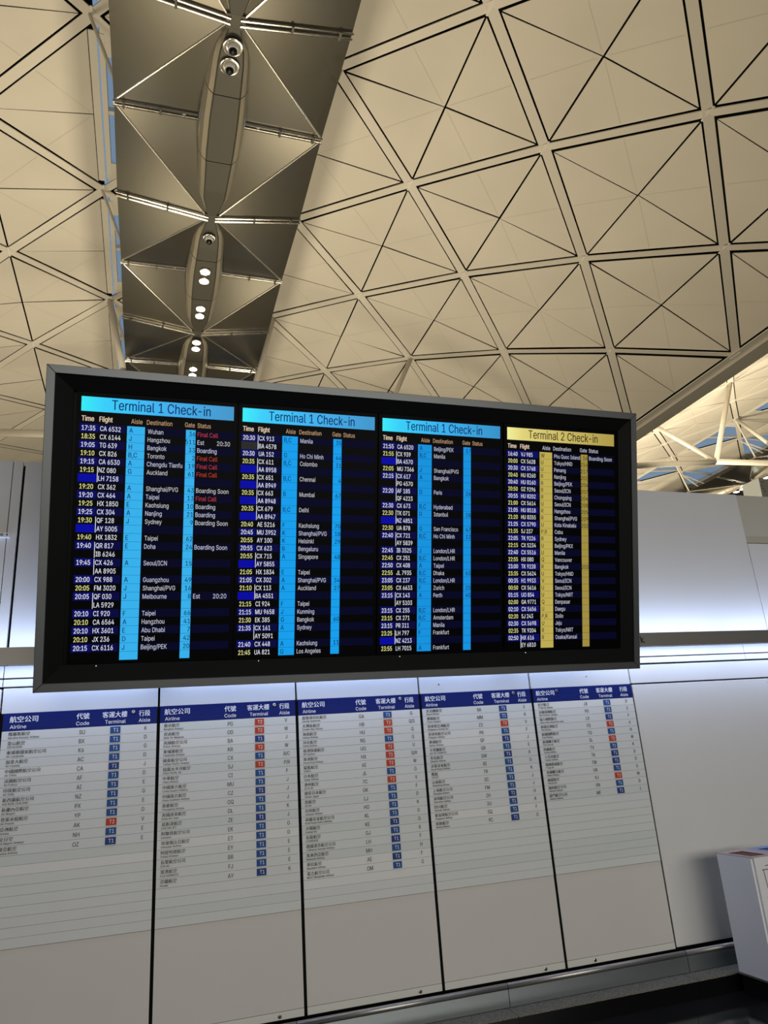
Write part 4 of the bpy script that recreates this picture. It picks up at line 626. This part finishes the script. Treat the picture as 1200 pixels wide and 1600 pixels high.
# ================================================================= VAULTED ROOF
CX = 1.28; RX = 1.335; Y0 = 14.29; PT = 3.0
PROF = [(0, 17.85), (3.07, 17.62), (6.2, 17.07), (9.25, 16.33), (12.20, 15.22), (15.0, 13.80), (17.70, 12.16)]
def VP(i, j, cx, dz):
    s = -1 if i < 0 else 1; d, z = PROF[abs(i)]; return Vector((cx + s * d, Y0 + PT * j, z + dz + EZ))
def inset(tri, offs):                        # offs[k]: how far side k (tri[k] -> tri[k+1]) moves inwards
    A_, B_, C_ = tri; n = (B_ - A_).cross(C_ - A_).normalized(); lines = []
    cen = (A_ + B_ + C_) / 3
    for k in range(3):
        p, q2 = tri[k], tri[(k + 1) % 3]; d = (q2 - p).normalized(); m_ = n.cross(d)
        if m_.dot(cen - p) < 0: m_ = -m_
        lines.append((p + m_ * offs[k], d))
    out = []
    for k in range(3):                       # vertex k lies on side k-1 and side k
        p, d = lines[k - 1]; q2, e2 = lines[k]
        cr = d.cross(e2); t_ = (q2 - p).cross(e2).dot(cr) / cr.length_squared
        out.append(p + d * t_)
    return out, n
def seen(p):                                 # is this roof spot one the picture can show?
    v = p - Vector((0, 0, EZ)); c = [R[k][0] * v[0] + R[k][1] * v[1] + R[k][2] * v[2] for k in range(3)]
    if c[2] < 1: return False
    u, w_ = 600 + 1139.5 * c[0] / c[2], 800 + 1139.5 * c[1] / c[2]
    return -120 < u < 1320 and -120 < w_ < 790
def vault(cx, dz, j0, j1, root, single, jmin_detail=-99):
    stuff = MB(); ribs = MB(); count = 0; cand = []
    for sgn in (-1, 1):
        for i in range(0, 7):
            for j in range(j0, j1 + 1):
                if (i + j) % 2 == 1: continue     # rhombus centres: where no node is
                C_ = VP(sgn * i, j, cx, dz)
                for ss in (-1, 1):
                    ni = i + ss
                    if ni < 0 or ni > 6 or (i == 1 and ni == 0): continue
                    B_ = VP(sgn * ni, j, cx, dz)
                    for tt in (-1, 1):
                        cand.append((sgn, i, j, C_, B_, VP(sgn * i, j + tt, cx, dz)))
    for sgn, i, j, C_, B_, A_ in cand:
        tri, n = inset([C_, B_, A_], (0.020, 0.195, {1: 0.14, 6: 0.195}.get(i, 0.027)))
        if n.z > 0: n = -n                    # towards the hall
        c3, b3, a3 = [p + n * random.uniform(-0.02, 0.02) for p in tri]
        mid = (b3 + a3) / 2 - n * 0.012       # slight fold along the panel's centre line
        mb = MB()
        mb.plate([c3, b3, mid], -n, 0.02, ROOF); mb.plate([c3, mid, a3], -n, 0.02, ROOF)
        if i == 0: q4 = [p - n * 0.09 + (p - (C_ + B_ + A_) / 3) * 0.06 for p in (C_, B_, A_)]; mb.plate(q4, -n, 0.05, DARK)
        d_ = (mid - c3).normalized(); sd = n.cross(d_).normalized() * 0.008
        mb.face([c3 + d_ * 0.1 - sd + n * 0.003, mid - d_ * 0.05 - sd + n * 0.004, mid - d_ * 0.05 + sd + n * 0.004, c3 + d_ * 0.1 + sd + n * 0.003], SEAM)
        cen = (c3 + b3 + a3) / 3
        if single and count < 299 and seen(cen):
            mb.build('ceiling_panel', root, fix=True); count += 1
        else:
            k = len(stuff.v); stuff.v += mb.v
            for f_, mi in zip(mb.f, mb.mi): stuff.f.append(tuple(k + q2 for q2 in f_)); stuff.mi.append(stuff.m(mb.mats[mi]))
    if stuff.f:
        o = stuff.build('far_ceiling_panels', root); o['kind'] = 'stuff'
    # ribs: diagonal lattice and the two slot edges
    nr = 0; rest = MB()
    def rib(p, q2, w_=0.27):
        nonlocal nr
        up = Vector((0, 0, 1)); d = (q2 - p).normalized()
        mb = MB(); mb.beam(p, q2, up, w_, 0.03, ROOFRIB)
        if single and nr < 290 and seen((p + q2) / 2): mb.build('roof_rib', root); nr += 1
        else:
            k = len(rest.v); rest.v += mb.v
            for f_, mi in zip(mb.f, mb.mi): rest.f.append(tuple(k + q3 for q3 in f_)); rest.mi.append(rest.m(ROOFRIB))
    pins = MB()
    for sgn in (-1, 1):
        for i in range(1, 7):
            for j in range(j0, j1 + 1):
                if (i + j) % 2 == 0: continue     # nodes
                P_ = VP(sgn * i, j, cx, dz)
                dz_ = Vector((0, 0, -0.012))
                pins.beam(P_ + Vector((0, -0.24, -0.02)), P_ + Vector((0, 0.24, -0.02)), (0, 0, 1), 0.055, 0.03, NODE)
                for dj in (-1, 1):
                    if i < 6 and j0 <= j + dj <= j1: rib(P_, VP(sgn * (i + 1), j + dj, cx, dz))
                if i == 1:
                    for dj in (-1, 1): rib(P_, VP(0, j + dj, cx, dz), 0.25)
                if i == 6 and j + 2 <= j1: rib(P_, VP(sgn * i, j + 2, cx, dz), 0.30)
                if i == 1 and j + 2 <= j1: rib(P_ + Vector((sgn * 0.02, 0.42, 0.0)), VP(sgn * i, j + 2, cx, dz) + Vector((sgn * 0.02, -0.42, 0)), 0.20)
    if rest.f: o = rest.build('far_roof_ribs', root); o['kind'] = 'stuff'
    o = pins.build('node_pins', root); o['kind'] = 'stuff'
    # eaves soffit and gutter along both edges
    for sgn in (-1, 1):
        ya, yb = Y0 + PT * j0, Y0 + PT * j1
        e0 = VP(sgn * 6, 0, cx, dz); mb = MB()
        x_a, x_b = e0.x + sgn * 0.20, e0.x + sgn * 1.05
        mb.hexa([(x_a, ya, e0.z - 0.10), (x_b, ya, e0.z - 0.02), (x_b, ya, e0.z + 0.5), (x_a, ya, e0.z + 0.5), (x_a, yb, e0.z - 0.10), (x_b, yb, e0.z - 0.02), (x_b, yb, e0.z + 0.5), (x_a, yb, e0.z + 0.5)], ROOF)
        mb.build('eaves_beam', root)
    return
def backing(name, cx, dz, j0, j1):
    mb = MB(); ya, yb = Y0 + PT * j0 - 1, Y0 + PT * j1 + 1
    for sgn in (-1, 1):
        for i in range(1, 6):
            a_, b_ = VP(sgn * i, 0, cx, dz), VP(sgn * (i + 1), 0, cx, dz); h = 0.085
            mb.hexa([(a_.x, ya, a_.z + h), (b_.x, ya, b_.z + h), (b_.x, ya, b_.z + h + 0.3), (a_.x, ya, a_.z + h + 0.3), (a_.x, yb, a_.z + h), (b_.x, yb, b_.z + h), (b_.x, yb, b_.z + h + 0.3), (a_.x, yb, a_.z + h + 0.3)], DARK)
    o = mb.build(name); tag(o, kind='structure'); return o
J0, J1 = -13, 21
roof = backing('ceiling', CX, 0, J0, J1); vault(CX, 0, J0, J1, roof, True)
NX, NDZ = CX + 36.0, 0.45
roof2 = backing('ceiling', NX, NDZ, -3, J1 + 4); vault(NX, NDZ, -3, J1 + 4, roof2, False)
roof3 = backing('ceiling', CX - 36.4, 0, J0, J1); vault(CX - 36.4, 0, J0, J1, roof3, False)
# valley struts between the two vaults
mb = MB()
for j in range(-3, J1, 2):
    a_ = VP(6, j, CX, 0); mb.beam(a_ + Vector((0.9, 0, 0.1)), a_ + Vector((1.9, 0, 0.9)), (0, 0, 1), 0.5, 0.3, ROOF)
o = mb.build('valley_struts', roof); o['kind'] = 'stuff'

# ---- rooflights over the slots
def rooflight(cx, dz, j0, j1, nm):
    root = empty(nm); tag(root, kind='structure')
    for sgn in (-1, 1):
        for j in range(j0, j1):
            if j % 2: continue
            a_, b_, c_ = VP(sgn, j, cx, dz), VP(sgn, j + 2, cx, dz), VP(0, j + 1, cx, dz); m_ = VP(sgn, j + 1, cx, dz)
            L = Vector((0, 0, 0.16))
            for tri in ((a_, m_, c_), (m_, b_, c_)):
                t_, n = inset([p + L for p in tri], (0.10, 0.05, 0.10)) if tri[0] is a_ else inset([p + L for p in tri], (0.10, 0.10, 0.05))
                mb = MB(); mb.plate(t_, (0, 0, 1), 0.02, GLASS); mb.build('pane', root)
            mb = MB(); mb.beam(m_ + Vector((-sgn * 0.15, 0, 0.10)), c_ + Vector((0, 0, 0.10)), (0, 0, 1), 0.13, 0.16, ROOFRIB); mb.build('glazing_bar', root)
            mb = MB(); mb.beam(a_ + Vector((-sgn * 0.19, 0.50, 0.035)), b_ + Vector((-sgn * 0.19, -0.50, 0.035)), (0, 0, 1), 0.14, 0.26, ROOFRIB); mb.build('kerb_upstand', root)
            for p, s2 in ((a_, 1), (b_, -1)):    # small closing plates in the corners
                q_ = [p + Vector((-sgn * 0.15, s2 * 0.35, 0.05)), p + Vector((-sgn * 0.15, s2 * 1.15, 0.05)), p + Vector((-sgn * 1.05, s2 * 1.15, 0.08))]
                mb = MB(); mb.plate(q_, (0, 0, 1), 0.03, ROOFRIB); mb.build('corner_plate', root)
rooflight(CX, 0, -6, 16, 'window_1'); rooflight(NX, NDZ, 0, 20, 'window_2')

# ---- suspended reflector ribbon with its light housings
def reflector(cx, dz, ks, label, detail):
    root = empty('light_reflector'); tag(root, label, 'light reflector', 'suspended reflectors under the roof ridges')
    zE, zS, zM, wE = EZ + dz + 15.05, EZ + dz + 14.63, EZ + dz + 15.08, 2.52
    def facet(p, q2, r2, g=0.02):
        p, q2, r2 = Vector(p), Vector(q2), Vector(r2); t_, n = inset([p, q2, r2], (g, g, g)); n = n if n.z < 0 else -n
        mb = MB(); mb.plate(t_, -n, 0.012, REFL); mb.build('reflector_facet', root)
    for k in ks:
        yS = Y0 - 3.0 + 6 * k; yE = yS + 3.0; yS1 = yS + 6
        for s in (-1, 1):
            S_ = (cx + s * 0.10, yS, zS); S1_ = (cx + s * 0.10, yS1, zS); E_ = (cx + s * wE, yE, zE); T0 = (cx + s * (wE + 0.02), yS, zE - 0.03); T1 = (cx + s * (wE + 0.02), yS1, zE - 0.03); M_ = (cx + s * 0.56, yE, zM)
            facet(T0, E_, S_); facet(E_, T1, S1_); facet(E_, S_, M_); facet(E_, M_, S1_)
            for a_, c_ in ((T0, S_), (E_, M_)):  # twin rods along the two folds
                a_, c_ = Vector(a_), Vector(c_)
                for oy in (-0.065, 0.065): mb = MB(); mb.tube(a_ + Vector((0, oy, -0.05)), c_ + Vector((0, oy, -0.05)), 0.028, CHROME, 8); ro = mb.build('support_rod', root)
                for f_ in (0.12, 0.55): pm = a_.lerp(c_, f_); mb = MB(); mb.beam(pm + Vector((0, -0.1, -0.07)), pm + Vector((0, 0.1, -0.07)), (0, 0, -1), 0.05, 0.03, HOUSE); mb.build('clamp', ro)
            mb = MB()                            # bright folded lips along the creases
            mb.beam(Vector(S_) + Vector((0, 0, -0.02)), Vector(E_) + Vector((0, 0, -0.02)), (0, 0, 1), 0.022, 0.03, REFLEDGE); mb.build('crease_lip', root); mb = MB()
            mb.beam(Vector(E_) + Vector((0, 0, -0.02)), Vector(S1_) + Vector((0, 0, -0.02)), (0, 0, 1), 0.03, 0.03, REFLEDGE); mb.build('crease_lip', root)
            for tx in (2.3, 0.9):               # hanger rods up to the roof nodes
                mb = MB(); mb.tube((cx + s * tx, yE, zE + 0.02), (cx + s * (3.2 if tx > 2 else 0.0), yE + (0 if tx > 2 else 3.0), EZ + dz + 17.7), 0.045, TUBE, 8); mb.build('hanger_rod', root)
        # housing between two spine nodes
        def sect(y):
            t_ = (y - yS) / 6.0; e_ = min(t_, 1 - t_) * 6
            wf = 0.40 if e_ < 0.3 else 0.40 + 0.12 * min(1, (e_ - 0.3) / 2.2)
            if e_ < 0.9: wf *= 0.35 + 0.65 * min(1, e_ / 0.75)
            zb = zS - 0.02 - 0.10 * min(1, e_ / 1.2)
            return [(-wf - 0.02, zb + 0.62), (-wf, zb + 0.30), (-wf * 0.86, zb + 0.14), (-wf * 0.66, zb + 0.02), (-wf * 0.58, zb), (wf * 0.58, zb), (wf * 0.66, zb + 0.02), (wf * 0.86, zb + 0.14), (wf, zb + 0.30), (wf + 0.02, zb + 0.62)]
        cuts = [yS + 0.12, yS + 1.78, yS + 3.80, yS + 5.88]
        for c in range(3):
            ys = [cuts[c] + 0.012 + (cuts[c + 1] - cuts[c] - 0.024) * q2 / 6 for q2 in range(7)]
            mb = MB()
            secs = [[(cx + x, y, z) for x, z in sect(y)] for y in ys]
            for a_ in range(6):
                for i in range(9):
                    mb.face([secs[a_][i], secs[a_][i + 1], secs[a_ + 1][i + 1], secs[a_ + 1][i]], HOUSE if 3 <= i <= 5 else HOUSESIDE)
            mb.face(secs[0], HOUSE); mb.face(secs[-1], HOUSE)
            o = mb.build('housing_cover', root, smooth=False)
        mb = MB(); mb.box((cx - 0.20, yS - 0.16, zS - 0.035), (cx + 0.20, yS + 0.16, zS + 0.1), HOUSE); mb.build('spine_plate', root)
    return zS
zS = reflector(RX, 0, range(-1, 7), 'long folded grey metal reflector hanging under the roof ridge above the board', True)
reflector(NX, NDZ, range(1, 8), 'distant folded reflector under the next vault, right of the board', False)

# ---- downlights and cameras on the near housing
def downlight(x, y, z, label, group, size=0.18):
    t = empty('downlight', (x, y, z))
    mb = MB(); mb.lathe((0, 0, 0.02), (0, 0, -1), [(size, 0), (size, 0.02), (size * 0.93, 0.045), (size * 0.82, 0.05), (size * 0.72, 0.03)], CHROME, 20); mb.build('ring', t, smooth=True)
    mb = MB(); mb.lathe((0, 0, 0.0), (0, 0, -1), [(size * 0.78, 0), (size * 0.78, 0.022), (size * 0.5, 0.035)], LAMP, 20); mb.build('lens', t)
    l = bpy.data.lights.new('downlight_beam', 'SPOT'); l.energy = 60; l.color = (1, 0.88, 0.68); l.spot_size = math.radians(80); l.shadow_soft_size = 0.08
    o = bpy.data.objects.new('downlight_beam', l); COL.objects.link(o); o.parent = t; o.location = (0, 0, -0.07)
    tag(t, label, 'lamp', group)
order = ['nearest', 'second', 'third', 'farthest']
ys = [(19.55, 20.02), (21.55, 21.98), (23.68, 24.12), (25.60, 26.08)]
for k, (ya, yb) in enumerate(ys):
    for y_, w_ in ((ya, 'nearer'), (yb, 'farther')):
        downlight(RX - 0.01, y_, zS - 0.145, 'round lit downlight, %s lamp of the %s pair along the ridge housing' % (w_, order[k]), 'downlights in the ridge housing')
def dome(x, y, label, r=0.22):
    t = empty('security_camera', (x, y, zS - 0.12))
    mb = MB(); mb.lathe((0, 0, 0), (0, 0, -1), [(r, 0), (r, 0.012), (r * 0.9, 0.022), (r * 0.55, 0.006)], CHROME, 28); mb.build('mirror_dish', t, smooth=True)
    mb = MB(); mb.lathe((0, 0, 0), (0, 0, -1), [(0.10, 0), (0.115, 0.05), (0.112, 0.09), (0.095, 0.11)], BINW, 20); mb.build('collar', t, smooth=True)
    mb = MB(); pr = [(0.094 * math.cos(a_), 0.11 + 0.095 * math.sin(a_)) for a_ in [i * math.pi / 16 for i in range(8)]]
    mb.lathe((0, 0, 0), (0, 0, -1), pr, BLK, 20); mb.build('dome_lens', t, smooth=True)
    tag(t, label, 'camera', 'dome cameras under the ridge housing')
dome(RX, 11.80, 'black dome security camera in a dark dish, nearest the top of the picture')
dome(RX - 0.02, 12.28, 'black dome security camera just below the topmost one, dish reflecting white')
dome(RX - 0.01, 18.0, 'lone black dome security camera above the lit downlights', 0.18)
for k in range(2):
    for q2 in (0, 0.55):
        downlight(NX - 0.2, 33.75 + k * 2.1 + q2, EZ + NDZ + 14.47, 'distant lit downlight, %s of the %s pair at the far right' % ('left' if q2 else 'right', ('right-hand', 'left-hand')[k]), 'far downlights under the next vault', 0.24)

# ---- steel truss standing across the hall behind the board
tr_ = empty('roof_truss'); YT = 26.3
def tb(name, pts, r):
    for a_, c_ in zip(pts, pts[1:]):
        mb = MB(); mb.tube((a_[0], a_[1], a_[2] + EZ), (c_[0], c_[1], c_[2] + EZ), r, TUBE, 14); mb.build(name, tr_, smooth=True)
tb('bottom_chord', [(-16, YT, 11.0), (-5.2, YT, 11.68), (3.2, YT, 12.0), (8.5, YT, 11.9), (17.5, YT, 11.45), (25.9, YT, 12.30), (36, YT, 12.62)], 0.14)
tb('strut', [(4.56, YT, 17.6), (3.2, YT, 12.0)], 0.12); tb('strut', [(10.55, YT, 16.25), (8.5, YT, 11.9)], 0.10)
tb('strut', [(-1.83, YT, 17.5), (-1.25, YT, 14.6), (-0.7, YT, 11.9)], 0.12)
tb('strut', [(22.28, YT, 14.25), (26.0, YT, 12.32)], 0.11); tb('strut', [(28.03, YT, 16.78), (26.0, YT, 12.32)], 0.12)
tb('strut', [(18.99, YT, 12.1), (17.5, YT, 11.45)], 0.12)
tb('strut', [(34.21, 32.29, 18.07), (33.0, 29.4, 15.1), (31.0, YT, 12.5)], 0.11)
tag(tr_, 'cream painted tubular steel truss crossing behind the board', 'truss')
settle(tr_, (10, YT, EZ + 11))

# ---- grey equipment box hanging far right
t = empty('equipment_box', (36.9, 33.4, EZ + 14.1))
mb = MB(); mb.hexa([(-0.95, 0, -0.75), (0.9, 0.3, -0.62), (1.0, 0.3, 0.55), (-0.9, 0, 0.6), (-0.95, 1.4, -0.75), (0.9, 1.7, -0.62), (1.0, 1.7, 0.55), (-0.9, 1.4, 0.6)], GREYBOX); mb.build('case', t)
mb = MB()
for x, z in ((-0.7, 0.35), (-0.55, 0.36), (-0.75, 0.1), (-0.72, -0.1), (-0.6, -0.25), (0.2, -0.1), (0.45, -0.3), (0.7, -0.2)):
    mb.box((x - 0.05, 0.02 + (x + 0.95) * 0.16 - 0.03, z - 0.03), (x + 0.05, 0.02 + (x + 0.95) * 0.16, z + 0.03), INK)
mb.build('dark_marks', t)
mb = MB(); mb.tube((-0.7, 0.7, 0.5), (-0.7, 0.7, 0.80), 0.03, TUBE, 8); mb.tube((0.7, 0.9, 0.5), (0.7, 0.9, 0.80), 0.03, TUBE, 8); mb.build('hanger_rod', t)
tag(t, 'grey box with black marks hanging under the distant reflector, far right', 'equipment')
